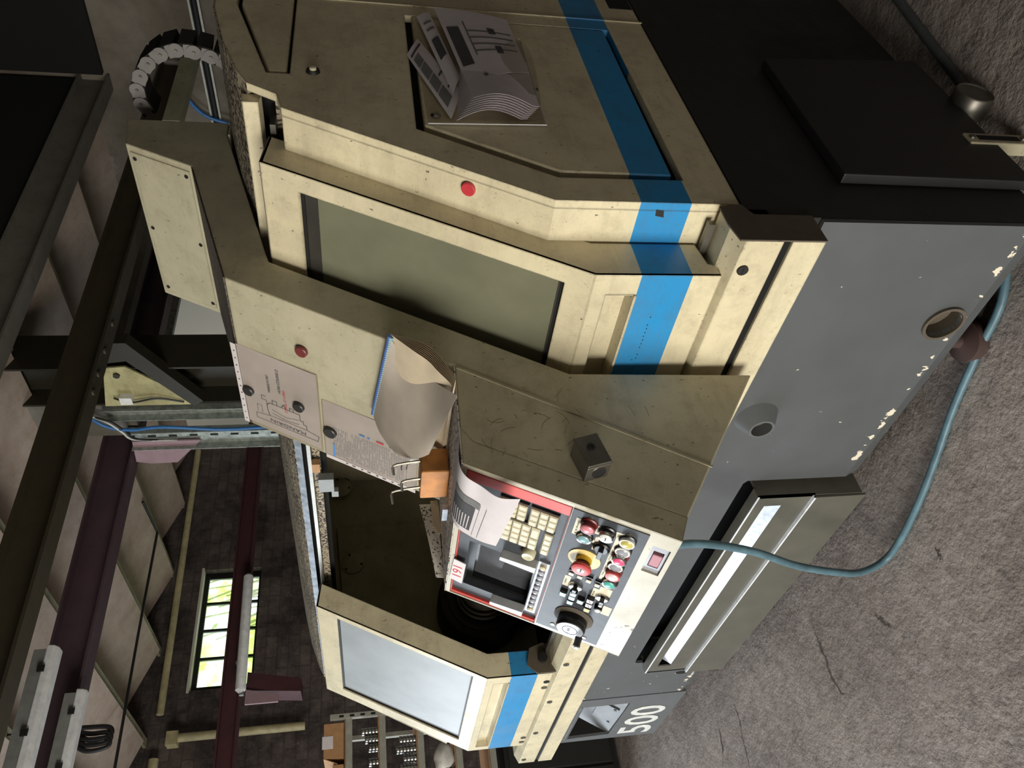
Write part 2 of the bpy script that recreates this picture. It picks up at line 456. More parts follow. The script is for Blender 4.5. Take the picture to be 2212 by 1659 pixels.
# ================================================================== the room
M['crack'] = plain('dirt_filled_crack', (82, 73, 68), 0.9)
CRACKS = [[(-2.674, 1.104), (-2.685, 1.034), (-2.683, 0.961), (-2.693, 0.887), (-2.654, 0.805)], [(-3.566, 1.114), (-3.565, 1.029), (-3.592, 0.955), (-3.609, 0.843)], [(-3.808, 1.11), (-3.834, 1.009), (-3.897, 0.923)], [(-1.889, 0.984), (-1.89, 0.96), (-1.892, 0.938)], [(-2.301, 0.956), (-2.272, 0.918), (-2.249, 0.891)]]
XL, XR, YF, YB = -8.0, 3.5, -4.5, 6.1
bm = NB(); add_box(bm, XL, XR, YF, YB + .2, -0.1, 0.0)
flr = tag(obj('floor', bm, 'floor'), 'rough stained concrete workshop floor', kind='structure')
for pts in CRACKS:
    fp_ = spline([(x, y, 0) for x, y in pts], 7); lft, rgt = [], []
    for i, p in enumerate(fp_):
        d = (fp_[min(i + 1, len(fp_) - 1)] - fp_[max(i - 1, 0)]).normalized(); n = V((-d.y, d.x, 0)); e = math.sin(math.pi * (i + .3) / len(fp_)) * random.uniform(.002, .011)
        o_ = n * random.uniform(-.006, .006); lft.append(p + o_ + n * e); rgt.append(p + o_ - n * e)
    bm = NB(); vs_ = [[bm.verts.new((q.x, q.y, .0006)) for q in r] for r in (lft, rgt)]
    for i in range(len(lft) - 1): bm.faces.new([vs_[0][i], vs_[0][i + 1], vs_[1][i + 1], vs_[1][i]])
    obj('crack', bm, 'crack', flr)
wl = Plane((XL, 0, 0), (0, 1, 0), (0, 0, 1))        # left wall, seen from inside
W1 = (3.14, 4.45, 2.83, 3.43)
W2 = (-3.1, 0.1, 1.3, 3.2)
tag(wl.plate('wall_left', 'wall', None, rect(YF, YB, 0, 5.2), [rect(*W1), rect(*W2)], -0.25, 0.0), 'soot-blackened block wall with a small window', kind='structure')
bm = NB(); add_box(bm, XL - .3, XR, YB, YB + .25, 0, 5.2)
tag(obj('wall_back', bm, 'plaster'), 'patchy grey plastered back wall', kind='structure')
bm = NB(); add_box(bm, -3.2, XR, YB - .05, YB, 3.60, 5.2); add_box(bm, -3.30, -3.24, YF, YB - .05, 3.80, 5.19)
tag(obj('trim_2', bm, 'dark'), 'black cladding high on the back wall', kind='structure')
fw = Plane((0, YF, 0), (1, 0, 0), (0, 0, 1))
tag(fw.plate('wall_front', 'plaster', None, rect(XL - .3, XR, 0, 5.2), [rect(-2.5, 0.3, 0.02, 2.8)], 0.0, 0.2), 'plastered front wall with an open gate', kind='structure')
tag(Plane((XR, 0, 0), (0, 1, 0), (0, 0, 1)).plate('wall_right', 'plaster', None, rect(YF, YB, 0, 5.2), [rect(1.2, 1.9, 2.3, 2.7)], 0, .2), 'plastered right wall with an unseen opening added for fill light', kind='structure')  # opening is added, out of view, to let sky in as fill
# ceiling: sloped slabs carried by joists on the left, dark high roof on the right
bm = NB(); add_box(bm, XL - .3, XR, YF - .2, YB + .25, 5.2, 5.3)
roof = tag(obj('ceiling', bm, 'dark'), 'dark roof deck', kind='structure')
jy = [5.28 - .872 * i for i in range(12)]
slabs = thing('ceiling_slabs', None, None, (-5.6, 1, 3.73)); tag(slabs, 'ceiling of sloped plaster slabs on joists', kind='structure'); slabs.name = 'trim_1'
for i, y in enumerate(jy):
    bm = NB(); add_box(bm, -7.98, -3.32, y - .03, y + .05, 3.735, 3.76); add_box(bm, -7.98, -3.32, y + .005, y + .02, 3.76, 4.1)
    obj('joist', bm, 'joist', slabs)
    prism('slab', 'slab', slabs, [(y - .03, 3.712), (y - .03, 3.745), (y - .80, 4.06), (y - .82, 4.03)], -7.85 + random.uniform(-.08, .08), -3.33)
prism('slab', 'slab', slabs, [(6.1, 3.73), (6.1, 3.76), (5.4, 4.03), (5.4, 4.0)], -7.9, -3.33)
# window in the left wall
wf = tag(bpy.data.objects.new('window_1', None), 'small dusty multi-pane window with dark steel bars', kind='structure'); C.objects.link(wf); wf.matrix_basis = Matrix.Translation((XL, 3.8, 2.83))
y0, y1, z0, z1 = W1
zm = 3.075
wl.plate('window_frame', 'rubber', wf, rect(y0, y1, z0, z1), [rect(y0 + .06 + k * .302, y0 + .06 + k * .302 + .275, a, b) for k in range(4) for a, b in ((z0 + .03, zm - .012), (zm + .012, z1 - .05))], -0.12, -0.085)
for k in range(4):
    for a, b in ((z0 + .03, zm - .012), (zm + .012, z1 - .05)):
        wl.plate('window_pane', 'winglass', wf, rect(y0 + .055 + k * .302, y0 + .34 + k * .302, a, b), (), -0.105, -0.1)
wl.plate('window_sill', 'plaster', wf, rect(y0 - .02, y1 + .02, z1 - .005, z1 + .02), (), -0.08, 0.01)
# shrubs outside, seen through the panes
br = thing('dry_shrub', 'dry twigs and green leaves seen through the window pane', 'shrub', (-9.0, 4.9, 0))
bm = NB()
for k in range(46):
    p = V((-9.0 + random.uniform(-.3, .2), 5.05 + random.uniform(-.35, .45), 2.0)); q = p + V((random.uniform(-.3, .3), random.uniform(-.7, .5), random.uniform(1.2, 2.2)))
    add_tube(bm, [p, (p + q) / 2 + V((0, random.uniform(-.1, .1), 0)), q], 0.011, 5)
for k in range(3): add_tube(bm, [(-9, 5 + .1 * k, 0), (-9, 5 + .1 * k, 2.2)], .02, 6)
obj('twigs', bm, 'kraft', br)
t = NT('leaf_green'); t.col(lin((206, 226, 96))); t.set(rough=.5); M['leaf'] = t.m
bm = NB()
for k in range(80):
    c = V((-9.0 + random.uniform(-.3, .3), random.uniform(3.3, 5.9), random.uniform(2.9, 4.2)))
    if random.random() < .6 and c.z < 3.6: continue
    u = V((random.uniform(-1, 1), random.uniform(-1, 1), random.uniform(-1, 1))).normalized() * .05; v = u.orthogonal().normalized() * .025
    f = bm.faces.new([bm.verts.new(c + s) for s in (-u, v, u, -v)])
tag(obj('leaves', bm, 'leaf', br), kind='stuff')

# steelwork
def ibeam_y(name, mat, label, x, z0, z1, ya, yb, wd=.15, tf=.014, group=None):
    t = thing(name, label, 'beam', (x, (ya + yb) / 2, z0), group)
    box('bottom_flange', mat, t, x - wd / 2, x + wd / 2, ya, yb, z0, z0 + tf)
    box('top_flange', mat, t, x - wd / 2, x + wd / 2, ya, yb, z1 - tf, z1)
    box('web', mat, t, x - .006, x + .006, ya, yb, z0 + tf, z1 - tf)
    return t
bA = ibeam_y('roof_beam', 'grey_steel', 'pale grey roof beam at the edge of the slab ceiling', -3.27, 3.56, 3.78, -4.4, 6.08, .13)
b1 = ibeam_y('roof_beam', 'olive_steel', 'rusty olive steel beam passing in front of the column', -3.10, 2.985, 3.155, -4.4, 6.06, .12)
for y in (2.72, 2.84, 3.0, 3.2):
    lathe('bolt', 'olive_steel', b1, [(0, 0), (.016, 0), (.016, .01), (0, .012)], (-3.08, y, 2.985), (0, 0, -1), 8)
b2 = ibeam_y('roof_beam', 'purple_steel', 'dark plum steel beam carrying the white lamps', -4.55, 3.22, 3.43, -4.4, 6.08, .15)
br_ = ibeam_y('low_beam', 'darkred_steel', 'dark red steel beam crossing in front of the window', -6.02, 2.62, 2.76, -4.4, 6.08, .1)
# column with knee brace
col = thing('column', 'dark olive steel column behind the lathe with a knee brace', 'column', (-3.85, 3.45, 0))
box('flange', 'dark_olive', col, -3.675, -3.66, 3.42, 3.70, 0, 5.19)
box('flange', 'dark_olive', col, -4.0, -3.985, 3.42, 3.70, 0, 5.19)
box('web', 'dark_olive', col, -3.985, -3.675, 3.55, 3.565, 0, 5.19)
kp = Plane((0, 3.40, 0), (1, 0, 0), (0, 0, 1))
kp.plate('knee_brace', 'dark_olive', col, [(-3.40, 3.13), (-3.40, 3.02), (-3.92, 2.68), (-3.97, 2.74), (-3.55, 3.05), (-3.57, 3.19)], (), -.05, .03)
kp.plate('gusset_plate', 'pale_gusset', col, [(-3.64, 3.20), (-3.63, 3.08), (-3.95, 2.73), (-3.985, 2.75), (-3.985, 3.27)], (), -.012, 0)
kp.lathe('bolt', 'dark_olive', col, [(.02, 0), (.02, .012), (0, .012)], -3.70, 3.14, 8)
box('junction_box', 'white', col, -3.93, -3.87, 3.36, 3.40, 3.09, 3.16)
bmc = NB(); add_tube(bmc, spline([(-3.9, 3.39, 3.2), (-3.92, 3.37, 3.1), (-3.9, 3.38, 2.95), (-3.95, 3.39, 2.8)]), .006, 6)
obj('wire', bmc, 'cable_black', col)
tag(box('column_casing', 'grey_steel', None, -4.33, -4.01, 3.44, 3.7, 3.14, 5.19), 'grey boxed casing high beside the olive column', 'casing')
def channel(name, label, x0, x1, ya, za, zb):
    t = thing(name, label, 'cable duct', ((x0 + x1) / 2, ya, za), 'cable ducts beside the column')
    box('back', 'galv', t, x0, x1, ya + .05, ya + .054, za, zb); box('lip', 'galv', t, x0, x0 + .004, ya, ya + .05, za, zb); box('lip', 'galv', t, x1 - .004, x1, ya, ya + .05, za, zb)
    for k in range(10): box('slot', 'dark', t, (x0 + x1) / 2 - .008, (x0 + x1) / 2 + .008, ya + .047, ya + .049, za + .1 + k * .13, za + .15 + k * .13)
    return t
channel('cable_duct', 'galvanised cable duct beside the olive column, nearer the column', -4.115, -4.015, 3.38, 1.9, 3.30)
channel('cable_duct', 'galvanised cable duct left of the blue cable', -4.40, -4.22, 3.36, 1.9, 3.20)
tag(tube('blue_cable', 'cable_blue', None, spline([(-3.95, 3.36, 3.42), (-4.10, 3.34, 3.3), (-4.14, 3.33, 3.15), (-4.12, 3.33, 2.95), (-4.16, 3.33, 2.6), (-4.15, 3.33, 2.3), (-4.15, 3.33, 1.9)]), .011), 'bright blue cable running up beside the column', 'cable')
for k, (c, l) in enumerate((('cable_white', 'pale cable looping from the beam into the duct'), ('cable_black', 'black cable looping below the pale one into the duct'))):
    tag(tube('cable', c, None, spline([(-4.02, 3.35, 3.36 + .01 * k), (-4.07, 3.34, 3.27 - .02 * k), (-4.16, 3.33, 3.20 - .02 * k), (-4.29, 3.37, 3.16 - .02 * k), (-4.31, 3.37, 2.9)]), .008), l, 'cable')
tag(Plane((0, 3.4, 0), (1, 0, 0), (0, 0, 1)).plate('gusset', 'plum_plate', None, [(-4.34, 3.19), (-4.56, 3.21), (-4.585, 3.12), (-4.58, 2.95), (-4.34, 2.76)], (), 0, .012), 'pale plum triangular gusset plate under the plum beam', 'gusset')
tag(box('conduit', 'grey_steel', None, -4.3, -4.2, 4.1, 6.08, 3.36, 3.44), 'grey boxed conduit running along the ceiling between two beams', 'conduit')
tag(box('light_trough', 'galv', None, -4.44, -4.40, 4.0, 6.08, 3.10, 3.15), 'thin pale metal strip along the plum beam', 'trough')

for k, (m_, r_, dz_, l_) in enumerate((('cable_black', .022, 0, 'thick black cable run along the back wall behind the lathe roof'), ('cable_white', .009, -.035, 'thin pale cable below the black one on the back wall'), ('cable_white', .009, .032, 'thin pale cable above the black one on the back wall'))):
    tag(tube('wall_cable', m_, None, spline([(-2.0, 6.06, 2.86 + dz_), (-2.6, 6.055, 2.85 + dz_), (-3.2, 6.06, 2.835 + dz_), (-3.9, 6.055, 2.82 + dz_), (-5.0, 6.06, 2.81 + dz_)]), r_, 8), l_, 'cable')
tag(tube('blue_cable', 'cable_blue', None, spline([(-3.25, 6.04, 3.05), (-3.4, 6.03, 2.98), (-3.5, 6.03, 2.88), (-3.56, 6.03, 2.7)]), .014), 'short blue cable on the back wall beside the cable chain', 'cable')
tag(box('wall_board', 'joist', None, -3.02, -2.94, 5.0, 6.08, 2.86, 2.97), 'pale cream timber under the far end of the olive beam', 'timber')
# lamps (all off) and ceiling clutter
def batten(label, x, z, ya, yb, wd=.1, ang=0):
    t = thing('tube_lamp', label, 'lamp', (x, (ya + yb) / 2, z), 'fluorescent lamps')
    box('body', 'lampgrey', t, x - wd * .45, x + wd * .45, ya + .02, yb - .02, z + .045, z + .10)
    bm = NB(); prof = [(-.5, .045), (-.45, .012), (-.25, 0), (.25, 0), (.45, .012), (.5, .045)]
    add_poly(bm, [(x + a * wd, z + b) for a, b in prof], [], lambda u, v, d: V((u, d, v)), ya, yb)
    obj('diffuser', bm, 'lampwhite', t, bevel=.006)
    for k in range(4):
        y = ya + .12 + k * (yb - ya - .24) / 3
        for s in (-1, 1): box('clip', 'rubber', t, x + s * wd * .5 - .008, x + s * wd * .5 + .008, y - .015, y + .015, z + .03, z + .06)
    return t
batten('fluorescent lamp with pale diffuser under the plum beam, nearer the beam at the picture edge', -3.96, 3.17, .7, 1.82, .12)
batten('fluorescent lamp with pale diffuser hanging beside the plum beam', -4.46, 3.17, .75, 1.80, .09)
t = thing('tube_lamp', 'grey tubular lamp hung along the dark red beam before the window', 'lamp', (-5.88, 2.75, 2.6), 'fluorescent lamps')
bm = NB(); add_tube(bm, [(-5.9, 2.27, 2.595), (-5.9, 2.29, 2.61), (-5.9, 3.2, 2.625), (-5.9, 3.22, 2.62)], [.02, .038, .038, .02], 14); obj('tube', bm, 'lampwhite', t, smooth=True)
tube('cap', 'lampgrey', t, [(-5.9, 2.25, 2.60), (-5.9, 2.28, 2.60)], .018)
for y in (2.5, 3.0): box('bracket', 'lampgrey', t, -5.97, -5.9, y - .01, y + .01, 2.62, 2.66)
tag(tube('ceiling_cable', 'cable_black', None, [(-6.40, 4.3, 3.70), (-6.87, 4.26, 3.66), (-6.875, 3.24, 3.665), (-6.9, 2.15, 3.665), (-6.9, .2, 3.66)], .012), 'thin black cable crossing the ceiling slabs', 'cable')
st = thing('strap_coil', 'coiled black strap hanging below the ceiling slabs', 'strap', (-5, 1.75, 3.2))
for k in range(3):
    bm = NB()
    pts = spline([(-5, 1.80, 3.42), (-5 - .02 * k, 1.80 - .03 * k, 3.3), (-5, 1.79 - .03 * k, 3.19), (-5, 1.74 - .03 * k, 3.18), (-5, 1.73 - .03 * k, 3.3), (-5, 1.76, 3.42)])
    add_tube(bm, pts, .014, 6); obj('loop', bm, 'rubber', st, smooth=True)
tube('hanger', 'rubber', st, [(-5, 1.8, 3.42), (-5, 1.8, 3.75)], .006, 6)
tag(tube('wall_pipe', 'creampipe', None, [(-7.9, 6.0, 3.66), (-7.9, 2.9, 3.635)], .035, 12), 'cream painted pipe running along the top of the sooty wall', 'pipe')
vp = thing('wall_pipe', 'cream pipe dropping down the sooty wall beside the shelving', 'pipe', (-7.9, 2.67, 2.3))
tube('tube', 'creampipe', vp, [(-7.9, 2.67, 3.46), (-7.9, 2.67, 2.3)], .04, 12); box('clamp', 'creampipe', vp, -7.96, -7.84, 2.6, 2.72, 3.44, 3.54)
tag(tube('wall_pipe', 'creampipe', None, [(-7.9, 2.5, 3.63), (-7.9, -1, 3.62)], .045, 12), 'short cream pipe near the ceiling at the picture edge', 'pipe')
g2 = thing('wall_bracket', 'plum steel bracket with a pale face below the dark red beam', 'bracket', (-6.3, 2.35, 2.3))
prism('plate', 'plum_plate', g2, [(2.25, 2.60), (2.36, 2.60), (2.30, 2.36), (2.25, 2.36)], -6.1, -6.08)
prism('arm', 'darkred_steel', g2, [(2.36, 2.60), (2.50, 2.60), (2.42, 2.20), (2.32, 2.20)], -6.3, -6.1)

# ================================================================== the lathe
X0, X1 = -0.917, -4.38
L = thing('lathe', 'big cream and grey machining lathe with a blue stripe', 'machine', (-2.65, 1.9, 0))
fp = Plane((0, 1.258, 0), (1, 0, 0), (0, 0, 1))       # grey front, n = -Y
assert fp.n.y < 0
def rev(p): return p
# grey base
fp.plate('base_panel', 'grey_chip', L, [(-3.748, .165), (-3.748, .70), (X0, .70), (X0, .165), (-1.905, .165), (-1.905, .505), (-1.92, .515), (-3.325, .515), (-3.335, .5), (-3.335, .165)],
         [circ(-1.22, .225, .047), circ(-1.585, .60, .034), circ(-3.497, .235, .035, 20, .02)], -.012, 0)
for xa, xb in ((X0, -1.905), (-3.335, -3.748)):
    bm = NB(); add_prism(bm, [(1.258, .165), (1.27, .165), (1.297, .112), (1.285, .108)], xa, xb); obj('base_skirt', bm, 'grey_chip', L)
box('base_core', 'dark', L, -4.36, -0.94, 1.40, 2.6, .10, .85)
box('tray_opening', 'dark', L, -3.33, -1.91, 1.36, 1.39, .1, .6)
lathe('port_collar', 'brown_edge', L, [(.047, -.05), (.047, .008), (.055, .008), (.055, -.005)], (-1.22, 1.258, .225), (0, -1, 0), 32)
lathe('port_plug', 'brown_edge', L, [(0, -.04), (.047, -.04), (.047, -.05), (0, -.05)], (-1.22, 1.258, .225), (0, -1, 0), 24)
lathe('cone_port', 'grey', L, [(.062, 0), (.036, .045), (.030, .045), (.030, -.03), (0, -.03)], (-1.585, 1.258, .60), (0, -1, 0), 32)
lathe('port_plug', 'brown_edge', L, [(0, .01), (.03, .01), (.03, 0)], (-1.585, 1.258, .60), (0, -1, 0), 24)
lathe('port_plug', 'brown_edge', L, [(0, -.02), (.04, -.02), (.04, -.03)], (-3.497, 1.258, .235), (0, -1, 0), 24)
# end section with socket niche
fp.plate('end_panel', 'grey', L, [(X1, .135), (-3.756, .135), (-3.756, .70), (X1, .70)], [[(-4.31, .415), (-3.85, .405), (-3.85, .645), (-4.325, .645)]], -.012, .002)
nic = prism('niche', 'dark', L, [(1.40, .40), (1.41, .40), (1.41, .66), (1.40, .66)], -4.33, -3.84)
prism('niche_floor', 'grey', L, [(1.262, .408), (1.39, .60), (1.40, .60), (1.27, .40)], -4.32, -3.845)
lathe('socket', 'white', L, [(.038, 0), (.036, .05), (.026, .055), (0, .045)], (-3.93, 1.35, .56), (0, -.83, .55), 24)
pl = Plane((-4.08, 1.30, .465), (1, 0, 0), (0, .55, .83))
pl.plate('socket_plate', 'grey', L, rect(-.1, .1, -.05, .06), (), .004, .009)
for u in (-.085, .085): pl.lathe('screw', 'rubber', L, [(.008, .009), (.008, .012), (0, .012)], u, -.03, 8)
fp.plate('niche_rim', 'steel', L, stroke((-4.335, .655), (-3.85, .655), .006), (), .002, .005)
text(fp, 'size_lettering', '500', -4.125, .265, .255, 'white', L, d=.0035, sx=1.12, bold=.004)
# side (right end), black below, cream above
sp = Plane((X0, 0, 0), (0, 1, 0), (0, 0, 1))          # n = +X
assert sp.n.x > 0
sp.plate('black_side', 'black', L, [(1.273, .115), (2.62, .115), (2.62, .872), (1.273, .872)], (), -.02, 0)
sp.plate('cover_plate', 'plate_black', L, [(1.395, .10), (2.0, .10), (1.955, .59), (1.40, .60)], (), .004, .03, bevel=.003)
side_top = [(1.314, .877), (2.62, .877), (2.62, 2.06), (2.115, 2.038), (1.93, 2.0), (1.79, 1.955), (1.735, 1.93), (1.69, 1.862), (1.633, 1.849), (1.314, 1.286)]
rec = [(2.141, 1.557), (1.567, 1.557), (1.396, 1.265), (1.399, .982), (2.133, .988)]
crn = [(1.785, 1.837), (2.30, 1.837), (2.30, 1.99), (2.14, 1.985), (1.785, 1.89)]
sp.plate('side_panel', 'cream', L, side_top, [rec, crn], -.02, 0)
sp.plate('panel_shadow_gap', 'dark', L, [(1.37, .96), (2.4, .96), (2.4, 2.0), (2.13, 2.0), (1.76, 1.9), (1.76, 1.7), (1.60, 1.6), (1.37, 1.28)], (), -.035, -.03)
sp.plate('access_panel', 'cream', L, [(2.139, 1.538), (1.585, 1.538), (1.421, 1.256), (1.418, 1.002), (2.131, 1.002)], (), -.022, -.001, bevel=.004)
sp.plate('corner_panel', 'cream', L, [(1.795, 1.845), (2.29, 1.845), (2.29, 1.975), (2.14, 1.973), (1.795, 1.885)], (), -.022, -.001, bevel=.003)
sp.plate('panel_joint', 'cream', L, [(2.19, .873), (2.196, .873), (2.208, 1.83), (2.202, 1.83)], (), 0, .003)
sp.plate('base_notch', 'dark', L, rect(2.28, 2.6, .88, .95), (), 0, .002)
lathe('locating_pin', 'knobcream', L, [(.0, .014), (.008, .012), (.009, 0)], sp.p(1.80, 1.785, 0), (1, 0, 0), 12)
lathe('panel_boss', 'rubber', L, [(.017, 0), (.015, .006), (0, .006)], sp.p(1.80, 1.785, 0), (1, 0, 0), 12)
lathe('panel_button', 'rubber', L, [(.007, 0), (.006, .003), (0, .003)], sp.p(1.77, 1.255, 0), (1, 0, 0), 10)
# the left end, back and floor of the enclosure
Plane((X1, 0, 0), (0, 1, 0), (0, 0, 1)).plate('end_side', 'cream', L, side_top, (), 0, .02)
box('back_wall', 'interior', L, X1, X0 - .02, 2.6, 2.62, .1, 2.05)
box('inner_floor', 'interior', L, X1 + .02, X0 - .02, 1.33, 2.6, .74, .76)
# fixed front cheeks
chk = [(1.314, .877), (1.314, 1.286), (1.633, 1.849), (1.655, 1.84), (1.336, 1.28), (1.336, .877)]
prism('front_cheek', 'cream', L, chk, -1.9, X0 - .0201)
prism('front_cheek', 'cream', L, chk, X1, -3.95)
# roof
rf = [(1.735, 1.93), (1.79, 1.957), (1.93, 2.002), (2.115, 2.042), (2.62, 2.062), (2.62, 2.045), (2.115, 2.025), (1.93, 1.985), (1.745, 1.92)]
prism('roof_panel', 'roof_dust', L, rf, X1, X0 - .001)
prism('header_tape', 'tape', L, [(1.733, 1.905), (1.737, 1.93), (1.744, 1.93), (1.74, 1.905)], X1, -1.9)
prism('header_beam', 'cream', L, [(1.70, 1.905), (1.70, 1.94), (1.735, 1.945), (1.735, 1.90)], -1.9, -.945)
prism('header_recess', 'dark', L, [(1.80, 1.83), (1.80, 1.925), (1.82, 1.925), (1.82, 1.83)], X1, -.95)
prism('header_rail', 'roof_dust', L, [(1.745, 1.845), (1.745, 1.872), (1.765, 1.872), (1.765, 1.845)], X1, -.96)
prism('header_rail', 'dull_steel', L, [(1.70, 1.872), (1.70, 1.885), (1.80, 1.885), (1.80, 1.872)], X1, -1.0)
# door sensor on the header
box('limit_switch', 'lampgrey', L, -2.52, -2.44, 1.70, 1.73, 1.80, 1.855); box('switch_label', 'boxcard', L, -2.40, -2.35, 1.705, 1.73, 1.845, 1.885); box('switch_roller', 'lampgrey', L, -2.555, -2.52, 1.70, 1.72, 1.785, 1.81)
# sill rails
prism('sill_rail', 'cream', L, [(1.19, .819), (1.19, .905), (1.235, .925), (1.30, .925), (1.30, .819)], -4.43, X0, bevel=.002)
prism('sill_rail', 'cream', L, [(1.19, .724), (1.19, .799), (1.27, .799), (1.27, .724)], -4.43, X0, bevel=.002)
prism('sill_gap', 'dark', L, [(1.198, .798), (1.198, .82), (1.24, .82), (1.24, .798)], -4.42, X0 - .01)
prism('sill_end', 'brown_edge', L, [(1.187, .724), (1.187, .92), (1.24, .93), (1.30, .93), (1.31, .877), (1.275, .86), (1.275, .724)], X0, X0 + .004)
prism('guide_rod', 'dull_steel', L, [(1.285, .93), (1.285, .945), (1.30, .945), (1.30, .93)], -4.4, -.95)
rp = Plane((0, 1.19, 0), (1, 0, 0), (0, 0, 1))
for x in (-.995, -3.098, -3.521, -3.942, -4.366):
    s = rp.lathe('rail_screw', 'rubber' if x > -2 else 'dull_steel', L, [(.013, 0), (.0125, .004), (0, .004)], x, .886, 16)
    rp.plate('slot', 'dark', s, stroke((x - .009, .886), (x + .009, .886), .002), (), .0041, .0046)
# interior, head wall and chuck
hw = Plane((-3.75, 0, 0), (0, 1, 0), (0, 0, 1))
hw.plate('head_wall', 'interior', L, [(1.37, .75), (2.6, .75), (2.6, 1.98), (1.85, 1.93), (1.72, 1.84), (1.67, 1.82), (1.37, 1.29)], (), -.02, 0)
hw.plate('head_cover', 'interior', L, [(1.40, .78), (2.28, .78), (2.28, 1.842), (1.72, 1.80), (1.40, 1.25)], (), .004, .022, bevel=.003)
for u, v, r in ((2.54, 1.825, .062), (2.06, 1.76, .06)):
    d = hw.lathe('round_cover', 'interior', L, [(r, 0), (r, .028), (r * .92, .031), (0, .031)], u, v, 28)
    for a in (0.3, 2.4, 4.5): hw.lathe('screw', 'dark', d, [(.006, .03), (.006, .034), (0, .034)], u + r * .8 * math.cos(a), v + r * .8 * math.sin(a), 8)
prism('inner_side', 'interior', L, [(1.37, .75), (2.6, .75), (2.6, 1.98), (1.85, 1.93), (1.70, 1.84), (1.37, 1.29)], -1.94, -1.92)
ck = thing('chuck', None, None, (-3.6, 1.73, 1.13)); par(ck, L)
cc = (-3.73, 1.735, 1.128)
lathe('chuck_body', 'chuck', ck, [(0, 0), (.215, 0), (.218, .03), (.218, .15), (.205, .17), (.12, .172), (.115, .165), (.10, .165), (0, .165)], cc, (1, 0, 0), 48)
lathe('chuck_nose', 'dull_steel', ck, [(.128, .16), (.128, .195), (.12, .20), (.12, .225), (.112, .23), (.112, .26), (.09, .275), (.045, .275), (.045, .22), (0, .22)], cc, (1, 0, 0), 40)
lathe('chuck_ring', 'chuck', ck, [(.17, .165), (.17, .18), (.15, .185), (.13, .18), (.13, .165)], cc, (1, 0, 0), 40)
for k in range(6):
    a = k * math.pi / 3 + .4
    lathe('cap_screw', 'dark', ck, [(.012, .165), (.012, .175), (.006, .175), (.006, .168), (0, .168)], (cc[0], cc[1] + .185 * math.cos(a), cc[2] + .185 * math.sin(a)), (1, 0, 0), 12)
box('tool_slide', 'chuck', L, -3.45, -3.2, 1.52, 1.62, .78, 1.0, bevel=.01)
# sliding doors
dl, dh = V((1.2, 1.202)), V((1.578, 1.902))
sd = (dh - dl); sdl = sd.length; sd.normalize()
di = Plane((0, dl.x, dl.y), (1, 0, 0), (0, sd.x, sd.y))
dv = Plane((0, 1.2, 0), (1, 0, 0), (0, 0, 1))
def wv(z): return (z - dl.y) / sd.y
def door(xr, xl, wr, wl_, hr, hl, pane, label):
    D = thing('sliding_door', None, None, ((xr + xl) / 2, 1.25, .92)); par(D, L); D['label'] = label
    dv.plate('door_lower', 'cream', D, rect(xl, xr, .92, 1.2025), [rect(hl, hr, 1.104, 1.168)], -.008, 0, bevel=.0015)
    di.plate('door_upper', 'cream', D, rect(xl, xr, 0, sdl), [rect(wl_, wr, wv(1.256), wv(1.818))], -.008, 0, bevel=.0015)
    di.plate('window_pane', pane, D, rect(wl_ - .01, wr + .01, wv(1.25), wv(1.824)), (), -.022, -.014)
    if pane == 'door_pane':  # dark strips laid on the pane paint its shaded top and bottom
        di.plate('pane_shade_strip', 'pane_shade', D, rect(wl_ - .01, wr + .01, wv(1.783), wv(1.824)), (), -.0139, -.012)
        di.plate('pane_shade_strip', 'pane_shade', D, rect(wl_ - .01, wr + .01, wv(1.25), wv(1.268)), (), -.0139, -.012)
    di.plate('window_gasket', 'rubber', D, rect(wl_ - .012, wr + .012, wv(1.256) - .01, wv(1.818) + .01), [rect(wl_ + .006, wr - .006, wv(1.256) + .008, wv(1.818) - .008)], -.013, -.009)
    ret = [(1.201, .92), (1.201, 1.202), (1.578, 1.901), (1.684, 1.885), (1.306, 1.19), (1.306, .95), (1.24, .94), (1.235, .92)]
    inn = [(1.235, 1.0), (1.235, 1.18), (1.55, 1.80), (1.60, 1.78), (1.29, 1.17), (1.29, 1.0)]
    prism('door_return', 'cream', D, ret, xr - .012, xr); prism('door_return', 'cream', D, ret, xl, xl + .012)
    prism('door_top', 'brown_edge', D, [(1.578, 1.895), (1.578, 1.903), (1.684, 1.889), (1.684, 1.881)], xl, xr)
    # recessed grip
    box('grip_back', 'cream', D, hl, hr, 1.23, 1.234, 1.09, 1.18)
    prism('grip_roof', 'brown_edge', D, [(1.205, 1.168), (1.231, 1.155), (1.231, 1.17), (1.205, 1.172)], hl, hr)
    prism('grip_lip', 'cream', D, [(1.195, 1.10), (1.195, 1.106), (1.231, 1.112), (1.231, 1.10)], hl, hr)
    for x in (hl, hr - .003): box('grip_end', 'cream', D, x, x + .003, 1.2, 1.232, 1.10, 1.17)
    return D
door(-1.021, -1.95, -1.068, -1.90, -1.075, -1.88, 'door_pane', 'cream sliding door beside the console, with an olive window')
dL = door(-3.207, -4.152, -3.243, -4.055, -3.272, -4.104, 'door_pane_glare', 'cream sliding door at the far end, with a window coloured pale for its reflection')
for x, m in ((-3.364, 'dull_steel'), (-3.298, 'dark'), (-4.028, 'dull_steel'), (-4.093, 'dull_steel')):
    dv.lathe('door_screw', m, dL, [(.014, 0), (.0135, .003), (0, .003)], x, .935, 16)
Plane((-3.2, 0, 0), (0, 1, 0), (0, 0, 1)).plate('roller_bracket', 'brown_edge', dL, [(1.20, .90), (1.30, .89), (1.33, .95), (1.31, 1.01), (1.24, 1.03), (1.20, .99)], (), 0, .008)
lathe('roller', 'rubber', dL, [(0, 0), (.02, 0), (.02, .02), (0, .02)], (-3.192, 1.26, .96), (1, 0, 0), 16)
